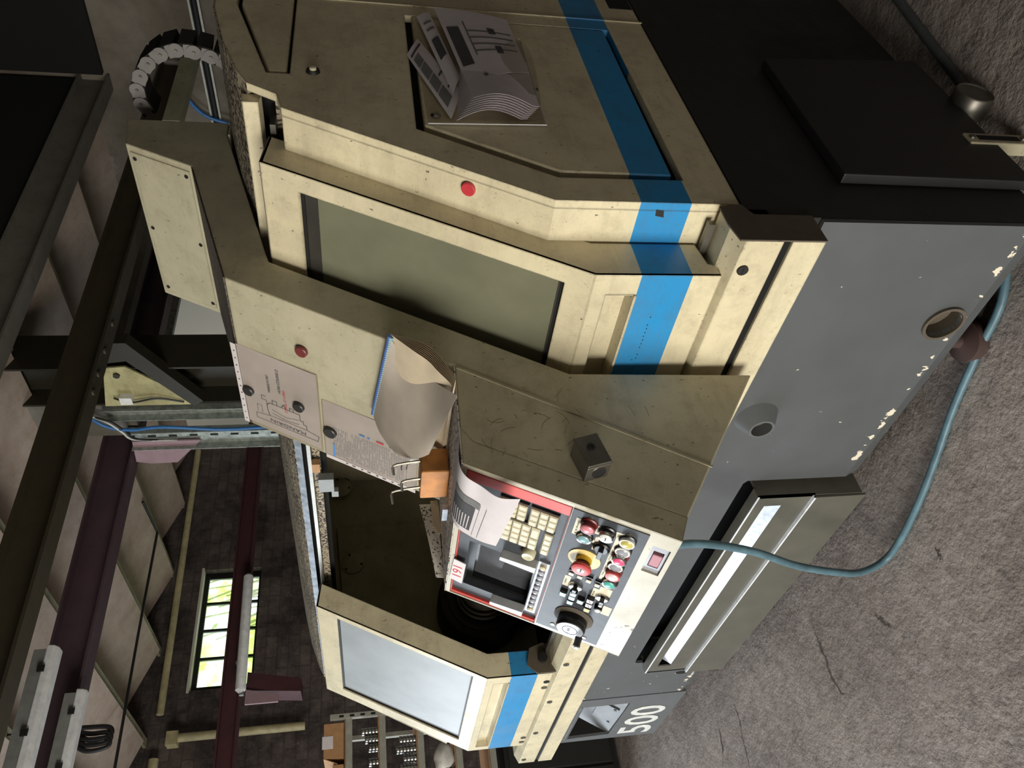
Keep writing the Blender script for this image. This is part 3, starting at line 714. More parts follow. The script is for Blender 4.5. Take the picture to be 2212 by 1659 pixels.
# feet
lathe('machine_foot', 'footred', L, [(.055, 0), (.06, .005), (.06, .035), (.02, .05), (.02, .16), (0, .16)], (-1.36, 1.33, .001), (0, 0, 1), 28)
for x, y in ((-3.6, 1.35), (-3.6, 2.4), (-1.2, 2.4)):
    lathe('machine_foot', 'footred', L, [(.055, 0), (.06, .005), (.06, .035), (.02, .05), (.02, .16), (0, .16)], (x, y, .001), (0, 0, 1), 20)
marks(dv, 'stripe_marks', 'ink', L, [stroke((-1.14 - .012 * k, 1.049 + .0006 * (k % 3)), (-1.144 - .012 * k, 1.049 + .0006 * (k % 3)), .002) for k in (0, 2, 3, 4, 5, 6, 7, 8, 10, 11, 14)], .0003)
# small wear: mud spots
for x, z in ((-.955, 1.04),): dv.plate('oil_blot', 'rubber', L, [(x, z), (x + .018, z + .004), (x + .02, z + .022), (x + .004, z + .02)], (), -.114, -.1135)

# chip drawer
T = thing('chip_drawer', 'grey sheet metal swarf drawer low in the front of the lathe', 'drawer', (-2.63, 1.25, .09))
tp = Plane((0, 1.215, 0), (1, 0, 0), (0, 0, 1))
tp.plate('drawer_front', 'tray', T, [(-3.345, .275), (-3.345, .468), (-1.935, .468), (-1.935, .275)], [rect(-3.28, -1.99, .372, .432)], -.006, 0)
prism('drawer_top', 'tray', T, [(1.215, .468), (1.215, .474), (1.248, .477), (1.248, .471)], -3.345, -1.935)
prism('top_edge_glint', 'edge_glint', T, [(1.213, .468), (1.213, .474), (1.22, .474), (1.22, .468)], -3.345, -1.935)
prism('drawer_skirt', 'tray', T, [(1.205, .275), (1.205, .281), (1.212, .281), (1.212, .275), (1.214, .10), (1.207, .10)], -3.36, -1.938)
prism('skirt_edge_glint', 'edge_glint', T, [(1.203, .277), (1.203, .283), (1.215, .283), (1.215, .277)], -3.35, -1.938)
prism('drawer_end', 'tray', T, [(1.215, .11), (1.215, .468), (1.29, .474), (1.29, .11)], -1.945, -1.935); prism('drawer_end', 'tray', T, [(1.215, .11), (1.215, .468), (1.29, .474), (1.29, .11)], -3.345, -3.335)
prism('grip_plate', 'galv_bright', T, [(1.216, .365), (1.216, .372), (1.262, .428), (1.265, .42)], -3.27, -1.99)
prism('grip_back', 'dark', T, [(1.275, .36), (1.28, .36), (1.28, .44), (1.275, .44)], -3.285, -1.985)

# ================================================================== control console
KX0, KX1 = -1.288, -1.842
K = thing('control_console', 'cream hanging control console with screen, keypad and push buttons', 'console', (-1.565, 1.2, .77))
Fp, Hp = V((.716, 1.072)), V((.925, 1.486))
wdir = (Hp - Fp).normalized(); WL = (Hp - Fp).length
inw = V((wdir.y, -wdir.x))        # into the housing
F2, H2 = Fp + inw * .06, Hp + inw * .06
prof = [(2.19, 2.34), (2.06, 2.323), (1.957, 2.134), (1.494, 2.004), (1.279, 1.624), (1.197, 1.478), (1.015, 1.4835), tuple(H2), tuple(F2), (1.152, .768), (1.166, 1.216), (1.556, 1.907), (2.128, 2.06), (2.19, 2.06)]
prism('housing', 'cream_side', K, prof, KX1, KX0, bevel=.003)
cp = Plane((0, Fp.x, Fp.y), (1, 0, 0), (0, wdir.x, wdir.y))      # sloping operator face, u = room X, v up the slope
assert cp.n.z > 0
cheek_ = [tuple(H2), (1.02, 1.4835), tuple(Hp), tuple(Fp), tuple(F2)]
for xa, xb in ((KX0 - .004, KX0), (KX1, KX1 + .004)): prism('side_cheek', 'cream_side', K, cheek_, xa, xb)
cp.plate('console_frame', 'cream_chip', K, rect(KX1 + .0042, KX0 - .0042, 0, WL), [rect(-1.8375, -1.303, .2235, .4535), rect(-1.437, -1.336, .010, .047)], -.06, 0, bevel=.003)
prism('shelf_top', 'console_dust', K, [(.925, 1.4865), (.925, 1.4885), (1.195, 1.4805), (1.195, 1.4785)], KX1, KX0)
prism('ledge_top', 'ledge_dust', K, [(1.496, 2.0055), (1.955, 2.1345), (1.955, 2.137), (1.495, 2.008)], KX1, KX0)
kf = Plane((0, 1.957, 2.134), (1, 0, 0), (0, .103, .189))
kfl = math.hypot(.103, .189)
kf.plate('access_plate', 'cream_side', K, rect(KX1 + .02, KX0 - .02, .012, kfl - .012), (), .0005, .003)
for x in (-1.327, -1.566, -1.803):
    for v in (.024, kfl - .024):
        s = kf.lathe('screw', 'rubber', K, [(.006, .003), (.006, .005), (0, .005)], x, v, 12)
ks = Plane((KX0, 0, 0), (0, 1, 0), (0, 0, 1))
ks.plate('side_seam', 'cream_side', K, stroke((1.19, 1.474), (.89, .953), .005), (), 0, .0025)
ks.plate('back_lip', 'cream_side', K, [(2.12, 2.05), (2.185, 2.05), (2.185, 2.056), (2.12, 2.056)], (), -.3, .004)
# scratches worn into the console side
sc = []
for k in range(34):
    y_, z_ = random.uniform(.88, 1.10), random.uniform(1.16, 1.42); r_ = random.uniform(.02, .12); a_ = random.uniform(0, 6.28); da = random.uniform(.15, .9) * .03 / r_ * 2
    ps = [(y_ + r_ * math.cos(a_ + da * e / 5), z_ + r_ * math.sin(a_ + da * e / 5)) for e in range(6)]
    if any(p[0] < .80 + (p[1] - 1.2) * .5 for p in ps): continue
    sc += [stroke(ps[e], ps[e + 1], .0007) for e in range(5)]
marks(ks, 'scratches', 'scratch', K, sc, .0001, .0002)
# screen unit
U = thing('screen_unit', None, None, cp.p(-1.56, .34)); par(U, K); U['label'] = 'grey screen and keypad unit in a coral red surround'
cp.plate('red_bezel', 'red', U, rect(-1.8375, -1.310, .2245, .4525), [rect(-1.829, -1.343, .2255, .450)], -.035, -.003, bevel=.0015)
cp.plate('unit_fascia', 'fascia', U, rect(-1.829, -1.343, .2255, .450), [rect(-1.787, -1.585, .260, .425)], -.03, -.010)
cp.plate('screen_well', 'blackplastic', U, rect(-1.80, -1.575, .25, .435), [rect(-1.777, -1.589, .264, .408)], -.046, -.03)
cp.plate('screen_glass', 'crt', U, rect(-1.78, -1.58, .258, .418), (), -.052, -.046)
for (a, b) in (((-1.582, .345), (-1.560, .259)), ((-1.803, .345), (-1.786, .26))):
    cp.plate('screen_support', 'lampwhite', U, [(a[0], a[1]), (a[0] - .002, a[1] - .086), (a[0] + .02, a[1] - .086), (a[0] + .014, a[1])], (), -.010, .012, bevel=.001)
sk = cp.plate('softkey_strip', 'clearcap', U, rect(-1.80, -1.556, .2315, .2575), (), -.0095, -.006)
for k in range(10):
    x = -1.572 - k * .0228
    cp.lathe('softkey', 'key' if k in (0, 9) else 'clearcap', sk, [(.0085, -.006), (.008, .001), (.005, .003), (0, .003)], x, .2445, 10)
cp.lathe('brightness_knob', 'knobcream', U, [(.016, -.01), (.016, .004), (.013, .008), (.006, .007), (0, .004)], -1.535, .285, 24)
def keypad(x0, x1, w0, w1, nx, nw, skip=(), big=()):
    b = cp.plate('keypad', 'keybed', U, rect(x1 - .001, x0 + .001, w0 - .001, w1 + .001), (), -.0095, -.004)
    px = (x1 - x0) / nx; pw = (w1 - w0) / nw
    for i in range(nx):
        for j in range(nw):
            if (i, j) in skip: continue
            a, c = x0 + px * i, w0 + pw * j; n = 2 if (i, j) in big else 1
            bm = NB()
            q = [(a - .0008, c + .0008), (a + px * n + .0008, c + .0008), (a + px * n + .0008, c + pw - .0008), (a - .0008, c + pw - .0008)]
            mid = ((q[0][0] + q[1][0]) / 2, (q[0][1] + q[2][1]) / 2)
            top = [(mid[0] + (u - mid[0]) * .72, mid[1] + (v - mid[1]) * .72) for u, v in q]
            A = [bm.verts.new(cp.p(u, v, -.004)) for u, v in q]; B = [bm.verts.new(cp.p(u, v, .001)) for u, v in q]; D = [bm.verts.new(cp.p(u, v, .0035)) for u, v in top]
            for P, Q in ((A, B), (B, D)):
                for e in range(4): bm.faces.new([P[e], P[(e + 1) % 4], Q[(e + 1) % 4], Q[e]])
            bm.faces.new(D); ko = obj('key', bm, 'key', b)
            if nx * nw > 5 and random.random() < .9:
                ch = random.choice('XYZFSMTRGNHIJKL0123456789')
    return b
keypad(-1.357, -1.419, .244, .305, 3, 3)
keypad(-1.357, -1.413, .3115, .374, 3, 3)
keypad(-1.422, -1.508, .273, .379, 4, 5, skip=((1, 0),), big=((0, 0),))
keypad(-1.429, -1.512, .2435, .2635, 4, 1)
# lower button plate
Bp = cp.plate('button_plate', 'fascia', K, rect(-1.824, -1.303, .062, .221), (), .0005, .003)
for u, v in ((-1.317, .184), (-1.325, .1), (-1.8, .18), (-1.808, .097)): cp.lathe('screw', 'dull_steel', Bp, [(.007, .003), (.006, .0045), (0, .0045)], u, v, 12)
for i, (u0, u1, v0, v1) in enumerate(((-1.388, -1.328, .196, .21), (-1.36, -1.33, .15, .17), (-1.345, -1.328, .107, .125), (-1.52, -1.335, .1125, .1215), (-1.395, -1.385, .15, .172), (-1.42, -1.37, .152, .16), (-1.60, -1.555, .178, .192), (-1.605, -1.585, .15, .176), (-1.61, -1.565, .11, .123), (-1.60, -1.55, .082, .11), (-1.665, -1.625, .066, .086))):
    lb = cp.plate('label_card', 'label', Bp, rect(u0, u1, v0, v1), (), .003, .0036)
for s, u, v in (('AR. DIR. PIN', -1.37, .203), ('AVANT', -1.345, .203), ('F.F INT', -1.345, .16), ('EXT', -1.337, .117), ('OUVRE', -1.40, .156), ('CYCLE', -1.43, .117), ('MANU', -1.465, .117), ('STOP', -1.495, .117), ('AXES', -1.40, .117), ('AVANCE', -1.578, .187), ('BROCHE', -1.588, .119)):
    text(cp, 'label_text', s, u, v, .0055, 'ink', Bp, d=.0038, thick=.0002)
def button(u, v, cap, h=.016, r=.0145, ring='chrome', collar='blackplastic', name='push_button'):
    u0 = u + 1.64 * h
    b = cp.lathe(name, collar, K, [(r + .004, .003), (r + .004, .006), (r + .001, .008), (r + .001, h - .004), (0, h - .004)], u0, v, 28)
    cp.lathe('button_ring', ring, b, [(r + .0015, h - .006), (r + .0015, h), (r - .002, h + .0005), (r - .002, h - .004)], u0, v, 28)
    cp.lathe('button_cap', cap, b, [(r - .002, h - .006), (r - .002, h), (r - .005, h + .0025), (0, h + .003)], u0, v, 28)
    return b
button(-1.366, .182, 'pink', .020, collar='estop_dark', ring='estop_dark'); button(-1.403, .182, 'cyan', .012)
button(-1.367, .098, 'yelcap', .014, ring='white'); button(-1.401, .0985, 'clearcap', .011, ring='white')
button(-1.438, .0985, 'hotpink', .018, collar='estop_dark'); button(-1.464, .0985, 'clearcap', .009, ring='white')
button(-1.504, .097, 'whitecap', .018, collar='estop_dark', ring='estop_red'); button(-1.538, .096, 'tealcap', .012)
ky = button(-1.372, .142, 'white', .020, name='key_switch'); cp.plate('key_slot', 'ink', ky, stroke((-1.344, .142), (-1.334, .142), .002), (), .0232, .0236)
sel = cp.lathe('selector_switch', 'blackplastic', K, [(.0185, .003), (.0185, .008), (.014, .012), (0, .012)], -1.400, .141, 28)
cp.plate('selector_grip', 'blackplastic', sel, rect(-1.416, -1.384, .136, .146), (), .010, .026, bevel=.002)
es = cp.lathe('emergency_stop', 'yellow', K, [(.036, .003), (.036, .005), (0, .005)], -1.466, .166, 36)
cp.lathe('collar', 'yellow_s', es, [(.018, .005), (.018, .016), (0, .016)], -1.466, .166, 28)
cp.lathe('stem', 'estop_dark', es, [(.015, .016), (.017, .022), (.021, .024), (.021, .03), (0, .03)], -1.466, .166, 28)
cp.lathe('mushroom_head', 'estop_red', es, [(.021, .026), (.0225, .029), (.021, .033), (.014, .035), (.009, .0345), (0, .0345)], -1.466, .166, 36)
cp.lathe('mark_disc', 'white', es, [(.0085, .0346), (.0085, .0352), (0, .0352)], -1.466, .166, 20); cp.plate('arrow', 'ink', es, [(-1.471, .165), (-1.461, .165), (-1.461, .163), (-1.458, .166), (-1.461, .169), (-1.461, .167), (-1.471, .167)], (), .0353, .0357)
for u, v in ((-1.54, .181), (-1.541, .161), (-1.544, .14), (-1.548, .119)):
    s = cp.plate('rocker_key', 'blackplastic', K, rect(u - .002, u + .020, v - .0075, v + .0075), (), .003, .008, bevel=.001); cp.plate('key_cap', 'key', s, rect(u + .001, u + .012, v - .006, v + .006), (), .008, .011, bevel=.001)
for u, v in ((-1.585, .162), (-1.593, .096)):
    kn = cp.lathe('rotary_knob', 'chrome', K, [(.0165, .003), (.0155, .008), (.010, .009), (0, .009)], u, v, 28); cp.plate('knob_bar', 'blackplastic', kn, rect(u - .013, u + .010, v - .005, v + .005), (), .009, .022, bevel=.0015); cp.lathe('knob_dot', 'white', kn, [(.0045, .022), (.004, .0232), (0, .0232)], u - .007, v, 12)
for u, v, g in ((-1.648, .183, 0), (-1.633, .161, 0), (-1.651, .161, 0), (-1.673, .161, 0), (-1.654, .14, 0), (-1.636, .12, 1), (-1.656, .119, 1), (-1.679, .119, 2)):
    u2 = u + .026
    s = cp.plate('lit_key', 'blackplastic', K, rect(u2 - .0085, u2 + .0085, v - .0085, v + .0085), (), .003, .015, bevel=.001); cp.plate('key_window', 'cyan' if g == 0 else ('whitecap' if g == 1 else 'yelcap'), s, rect(u2 - .007, u2 + .007, v - .006, v + .006), (), .015, .0162)
    if g == 1: cp.plate('arrow', 'ink', s, stroke((u2 - .005, v - .003), (u2 + .005, v + .003), .0015), (), .0163, .0166)
tg = cp.lathe('toggle_switch', 'blackplastic', K, [(.010, .003), (.0095, .014), (.008, .016), (0, .016)], -1.635, .096, 20); cp.lathe('toggle_cap', 'white', tg, [(.007, .016), (.006, .018), (0, .018)], -1.635, .096, 16)
hwv = cp.lathe('handwheel', 'brown_edge', K, [(.047, .003), (.048, .005), (.034, .010), (0, .010)], -1.730, .139, 40)
cp.lathe('wheel_body', 'blackplastic', hwv, [(.034, .006), (.036, .012), (.036, .032), (.033, .036), (0, .036)], -1.730, .139, 40)
cp.lathe('wheel_face', 'galv_bright', hwv, [(.032, .0362), (.032, .038), (0, .038)], -1.730, .139, 40)
wt = cp.plate('wheel_scale', 'ink', hwv, circ(-1.73, .139, .019), [circ(-1.73, .139, .0175)], .038, .0384)
text(cp, 'wheel_marking', '+  X10  -', -1.73, .142, .009, 'ink', hwv, d=.0384, thick=.0002)
cp.lathe('crank_handle', 'blackplastic', hwv, [(.009, .036), (.008, .05), (.009, .062), (0, .063)], -1.752, .112, 16)
cp.lathe('crank_tip', 'white', hwv, [(.006, .063), (.005, .065), (0, .065)], -1.752, .112, 12)
# main switch in its pocket
sw = cp.plate('switch_frame', 'clearcap', K, rect(-1.437, -1.338, .011, .046), [rect(-1.42, -1.36, .017, .040)], -.02, -.006); cp.plate('rocker', 'magnet_dkred', sw, rect(-1.415, -1.372, .018, .039), (), -.018, -.004, bevel=.002)
t = NT('dusty_pink_rocker'); t.col(lin((176, 120, 130))); M['rocker'] = t.m; sw.children[0].data.materials[0] = M['rocker']
cp.plate('pocket_back', 'dark', sw, rect(-1.445, -1.33, .005, .05), (), -.03, -.022)
# card with a red number
card = cp.plate('number_card', 'paper', None, [(-1.662, .452), (-1.668, .421), (-1.765, .424), (-1.758, .457)], (), .004, .006)
tag(card, 'white card with a red handwritten number on the screen edge', 'card')
text(cp, 'number', '191', -1.713, .4385, .034, 'inkred', card, d=.0062, thick=.0003, sx=1.25)

# cable chain above the console
ch = thing('cable_chain', 'curved grey plastic cable chain rising behind the console top', 'cable chain', (-1.3, 2.33, 2.06))
path = spline([(-1.40, 2.335), (-1.313, 2.315), (-1.276, 2.326), (-1.232, 2.316), (-1.188, 2.293), (-1.156, 2.259), (-1.133, 2.216), (-1.126, 2.168), (-1.138, 2.12), (-1.16, 2.07)] and [(-1.345, 0, 2.30), (-1.300, 0, 2.322), (-1.255, 0, 2.324), (-1.212, 0, 2.306), (-1.172, 0, 2.277), (-1.143, 0, 2.238), (-1.128, 0, 2.193), (-1.131, 0, 2.145), (-1.142, 0, 2.10), (-1.16, 0, 2.06)], 1)
for a, b in zip(path, path[1:]):
    d = (b - a).normalized(); n = V((-d.z, 0, d.x))
    pl = Plane(a, d, n)                       # lies in the X-Z plane
    if pl.n.y > 0: pl.n = -pl.n
    ll = (b - a).length; r = .021
    o = [(ll + r * math.cos(t_), r * math.sin(t_)) for t_ in [math.pi / 2 - k * math.pi / 10 for k in range(11)]] + [(ll * .2, -r * .72), (0, -r * .72), (0, r * .72), (ll * .2, r * .72)]
    bm = NB()
    f0 = lambda u, v, dd, pl=pl: V((0, 2.30, 0)) + pl.p(u, v) + V((0, -dd, 0))
    add_poly(bm, [(ll * .12, -r * .85), (ll, -r * .95), (ll, r * .95), (ll * .12, r * .85)], [], f0, -.006, .002)
    add_poly(bm, circ(ll, 0, r, 20), [], f0, .0022, .006)
    lk = obj('chain_link', bm, 'chainplate', ch)
    bm = NB(); add_poly(bm, [(ll * .1, r * .9), (ll * .95, r * .9), (ll * .95, -r * .9), (ll * .1, -r * .9)], [], f0, -.095, -.008); obj('link_bar', bm, 'rubber', lk)
    lathe('link_pin', 'dull_steel', lk, [(.005, 0), (.004, .003), (0, .003)], f0(ll, 0, .006), (0, -1, 0), 10)
    for sg in (-1, 1):
        bm = NB(); add_poly(bm, rect(ll * .2, ll * .42, sg * r * .75 - .004, sg * r * .75 + .004), [], f0, .002, .0032); obj('link_slot', bm, 'dark', lk)

# ================================================================== things on the console
ip = Plane((0, 1.279, 1.624), (1, 0, 0), (0, .215, .380))     # upper sloping front, u = X, v up
def iv(z): return (z - 1.624) / (.380 / math.hypot(.215, .380))
def magnet(plane, u, v, r, mat, label, h=.012):
    o = plane.lathe('round_magnet', mat, None, [(0, .003), (r, .003), (r, h - .002), (r - .002, h), (0, h)], u, v, 24)
    return tag(o, label, 'magnet', 'round magnets')
magnet(ip, -1.437, iv(1.83), .017, 'magnet_dkred', 'dark red round magnet alone on the console front')
magnet(ip, -1.685, iv(1.992), .017, 'magnet_black', 'black round magnet at the top edge of the chuck sketch')
magnet(ip, -1.668, iv(1.854), .017, 'magnet_black', 'black round magnet in the middle of the chuck sketch')
magnet(ip, -1.724, iv(1.773), .020, 'magnet_black', 'black round magnet holding the printed code list')
cki = Plane((0, 1.314, 1.286), (1, 0, 0), (0, .319, .563))
magnet(cki, -.958, (1.452 - 1.286) / (.563 / math.hypot(.319, .563)), .016, 'magnet_red', 'bright red round magnet on the bare cream cheek beside the door', .010)
# sketch sheet in its sleeve
S1 = thing('sketch_sheet', 'handwritten chuck sketch in a plastic sleeve on the console front', 'sheet', ip.p(-1.67, iv(1.9)), 'papers held by magnets')
a, b = iv(1.802), iv(2.008)
def wob(plane, u0, u1, v0, v1, d, amp, name, mat, parent, th=.0006):
    bm = NB(); ph = random.random() * 6
    add_grid(bm, lambda s, t: plane.p(u0 + (u1 - u0) * s, v0 + (v1 - v0) * t, d + amp * (math.sin(7 * s + ph) * math.sin(5 * t + ph) + 1) * .5), 16, 12, th)
    return obj(name, bm, mat, parent, smooth=True)
wob(ip, -1.826, -1.512, a, b, .0006, .0012, 'paper', 'oldpaper', S1)
ip.plate('sleeve', 'sleeve', S1, [(-1.833, a - .006), (-1.506, a - .006), (-1.512, b + .018), (-1.838, b + .016)], (), .0024, .0028)
ip.plate('binding_strip', 'oldpaper', S1, rect(-1.836, -1.513, b, b + .016), [circ(-1.54 - k * .028, b + .008, .0028, 10) for k in range(11)], .0029, .0034)
q = []
def pt(u, v): return (-1.512 - u * .314, a + v * (b - a))   # u 0..1 from the right edge leftwards, v up the sheet
def poly(ps, wd=.0012, close=False):
    ps = [pt(*p) for p in ps]
    for i in range(len(ps) - (0 if close else 1)): q.append(stroke(ps[i], ps[(i + 1) % len(ps)], wd))
poly([(.83, .87), (.90, .87), (.90, .04), (.83, .02)], .0012); poly([(.83, .02), (.80, .18), (.80, .65), (.83, .87)], .0012)
poly([(.80, .18), (.74, .18), (.74, .22), (.70, .22), (.70, .26), (.62, .26), (.62, .30)], .0015)
poly([(.62, .28), (.62, .66), (.66, .70), (.72, .70), (.80, .68)], .0015); poly([(.70, .28), (.74, .45), (.70, .64)], .001); poly([(.76, .28), (.78, .45), (.75, .64)], .001)
poly([(.62, .34), (.58, .34), (.58, .39), (.62, .39)], .0014); poly([(.62, .44), (.57, .47), (.62, .50)], .0014); poly([(.62, .56), (.57, .56), (.57, .62), (.62, .62)], .0014)
poly([(.66, .70), (.60, .70), (.60, .76), (.55, .76), (.55, .70)], .0012); poly([(.80, .78), (.70, .78), (.70, .84), (.80, .84)], .0008)
marks(ip, 'sketch_lines', 'ink', S1, q, .0031, .0003)
text(ip, 'writing', 'MANDRIN', *pt(.86, .44), .017, 'inkgreydark', S1, d=.0031, ang=math.pi / 2, sx=1.5, thick=.0002)
text(ip, 'writing', 'HORS COURSE Z', *pt(.28, .50), .0125, 'inkgreydark', S1, d=.0031, thick=.0002)
text(ip, 'writing', 'Z Manip  Z = LIMIT', *pt(.52, .44), .0115, 'inkred', S1, d=.0031, thick=.0002)
text(ip, 'writing', 'MARGE X INT', *pt(.36, .64), .0115, 'inkgreydark', S1, d=.0031, thick=.0002)
# printed list
S2 = thing('code_list', 'printed list of codes in a plastic sleeve below the chuck sketch', 'sheet', ip.p(-1.72, iv(1.68)), 'papers held by magnets')
a2, b2 = iv(1.545), iv(1.79)
wob(ip, -1.836, -1.60, a2, b2, .0006, .001, 'paper', 'oldpaper', S2)
ip.plate('sleeve', 'sleeve', S2, rect(-1.838, -1.598, a2 - .003, b2 + .003), (), .0022, .0026)
ip.plate('binding_strip', 'oldpaper', S2, rect(-1.853, -1.836, a2, b2), [rect(-1.847, -1.842, a2 + .02 + k * .024, a2 + .027 + k * .024 + .004 * (k % 2)) for k in range(9)], .0010, .0016)
rows = []
for k in range(44):
    v = b2 - .03 - k * .0052
    if v < a2 + .01: break
    u = -1.70
    while u > -1.822:
        wd = random.uniform(.006, .02)
        if random.random() < .86: rows.append(rect(max(u - wd, -1.826), u, v, v + .0015))
        u -= wd + random.uniform(.002, .008)
marks(ip, 'printed_lines', 'inkgrey', S2, rows, .0028, .0002)
marks(ip, 'colour_bars', 'inkblue', S2, [rect(-1.832, -1.775, b2 - .030, b2 - .025), rect(-1.690, -1.684, b2 - .125, b2 - .108), rect(-1.690, -1.685, b2 - .14, b2 - .133)], .003, .0002)
marks(ip, 'colour_bars', 'inkred', S2, [rect(-1.690, -1.684, b2 - .182, b2 - .160), rect(-1.690, -1.685, b2 - .215, b2 - .21)], .003, .0002)
marks(ip, 'colour_bars', 'inkgreen', S2, [rect(-1.690, -1.685, b2 - .21, b2 - .198), rect(-1.690, -1.685, b2 - .226, b2 - .222)], .003, .0002)

# comb-bound pad, its sheets curling down onto the shelf
NBK = thing('comb_bound_pad', 'grubby pad of papers with a blue comb binding on the console shelf', 'notebook', (-1.4, 1.2, 1.49))
R0, L0 = V((-1.250, 1.262, 1.622)), V((-1.556, 1.288, 1.66))
def sheet(rb, lb, bulge, name, mat, rmid=None, lmid=None, dz=0.0):
    bm = NB(); off = V((0, -.004, -.002)) * (1 + dz)
    rt, lt = R0 + off, L0 + off
    rmid = V(rmid) if rmid else (rt + V(rb)) / 2 + V((0, -bulge * .5, bulge)); lmid = V(lmid) if lmid else (lt + V(lb)) / 2 + V((0, -bulge * .5, bulge))
    def bez(p, c, e, t): return p * (1 - t) ** 2 + c * 2 * t * (1 - t) + e * t * t
    add_grid(bm, lambda s, t: bez(rt, rmid, V(rb), t).lerp(bez(lt, lmid, V(lb), t), s), 10, 14, .0005)
    return obj(name, bm, mat, NBK, smooth=True)
def curve_sheet(Rp, Lp, name, mat):
    Rs, Ls = spline(Rp, 6), spline(Lp, 6)
    def at(P, x):
        x *= len(P) - 1; i = min(int(x), len(P) - 2); return P[i].lerp(P[i + 1], x - i)
    bm = NB(); add_grid(bm, lambda a_, t_: at(Rs, t_).lerp(at(Ls, t_), a_), 10, 24, .0005)
    return obj(name, bm, mat, NBK, smooth=True)
for k in range(8):
    o_ = V((0, -.0035, .0028)) * (k - 5)
    e_ = V((0, .004 * (5 - k), 0))
    up_ = V((0, 0, .0012 * k))
    curve_sheet([R0, V((-1.24, 1.206, 1.568)) + o_, V((-1.238, 1.173, 1.538)) + o_, V((-1.238, 1.138, 1.512)) + o_ * .6 + up_, V((-1.239, 1.108, 1.492)) + up_ + e_, V((-1.241, 1.09, 1.4875)) + up_ + e_],
                [L0, V((-1.55, 1.225, 1.605)) + o_, V((-1.545, 1.18, 1.56)) + o_, V((-1.54, 1.165, 1.52)) + o_ * .3, V((-1.54, 1.15, 1.495)) + up_, V((-1.54, 1.14, 1.488)) + up_], 'page', 'kraft')
curve_sheet([R0 + V((0, -.012, 0)), (-1.288, 1.238, 1.600), (-1.300, 1.215, 1.578), (-1.284, 1.145, 1.528), (-1.228, 1.055, 1.4905)],
            [L0 + V((0, -.012, 0)), (-1.556, 1.215, 1.643), (-1.546, 1.145, 1.606), (-1.505, 1.10, 1.562), (-1.475, 1.088, 1.535)], 'cover_sheet', 'cardboard_grey')
bm = NB(); add_tube(bm, [R0 + V((0, -.006, 0)), L0 + V((0, -.006, 0))], .0055, 10); cb = obj('comb_spine', bm, 'blueplastic', NBK, smooth=True)
for k in range(38):
    c = R0.lerp(L0, (k + .5) / 38) + V((0, -.008, -.003))
    bm = NB(); add_tube(bm, [c + V((0, -.004, .004)), c + V((0, -.006, -.003)), c + V((0, .0, -.009))], .0022, 5); obj('comb_tooth', bm, 'cyan', cb)
# hex key block
HB = tag(box('wooden_block', 'wood', None, -1.615, -1.505, 1.058, 1.128, 1.487, 1.553, bevel=.004), 'oily wooden block full of hex keys on the console shelf', 'wooden block')
def hexkey(x, y, h, arm, r, dirx, diry, label):
    p0 = V((x, y, 1.53)); p1 = V((x - h * .22, y, 1.553 + h)); d = V((dirx, diry, -.12)).normalized()
    pts = [p0, p0.lerp(p1, .6)] + [p1 - V((0, 0, .012)), p1 + d * .004 - V((0, 0, .003)), p1 + d * .012] + [p1 + d * arm]
    bm = NB(); add_tube(bm, pts, r, 6); o = obj('hex_key', bm, 'dull_steel', None)
    return tag(o, label, 'hex key', 'hex keys in the wooden block')
hexkey(-1.513, 1.10, .066, .03, .0035, -1, -.3, 'large L-shaped hex key at the right rear of the block')
hexkey(-1.535, 1.115, .045, .022, .0017, -1, -.2, 'thin hex key behind the large one at the right')
hexkey(-1.545, 1.118, .032, .018, .0013, -1, -.2, 'thinnest hex key, lowest behind the others')
hexkey(-1.55, 1.075, .046, .03, .0036, -1, -.35, 'medium thick hex key in the middle of the block')
hexkey(-1.575, 1.068, .070, .042, .0034, -1, -.25, 'longest bright hex key at the left front of the block')
tag(tube('marker_pen', 'white', None, [(-1.565, 1.142, 1.50), (-1.565, 1.142, 1.575)], .009, 12), 'white marker standing behind the wooden block', 'marker')
# folder with papers at the left end of the shelf
FO = thing('paper_folder', 'speckled folder of loose papers slumped at the left end of the shelf', 'folder', (-1.75, 1.05, 1.487))
bm = NB(); add_grid(bm, lambda s, t: V((-1.838 + .02 * math.sin(t * 3) * s, 1.185 - .225 * t, 1.488 + (.050 - .03 * t) * s)), 4, 10, .0012); obj('cover', bm, 'console_dust', FO, smooth=True)
for k in range(4):
    bm = NB(); add_grid(bm, lambda s, t: V((-1.822 + .006 * k + .01 * t, 1.185 - .09 * t - .01 * k, 1.488 + (.020 - .003 * k) * s)), 2, 6, .0008); obj('sheet', bm, 'kraft', FO)
bm = NB(); add_box(bm, -1.72, -1.64, 1.13, 1.16, 1.487, 1.50); obj('yellow_strip', bm, 'yellow_s', FO)
bm = NB(); add_box(bm, -1.66, -1.61, 1.02, 1.035, 1.487, 1.50); tag(obj('steel_rule', bm, 'galv_bright'), 'small pale metal strip lying on the speckled shelf', 'strip')
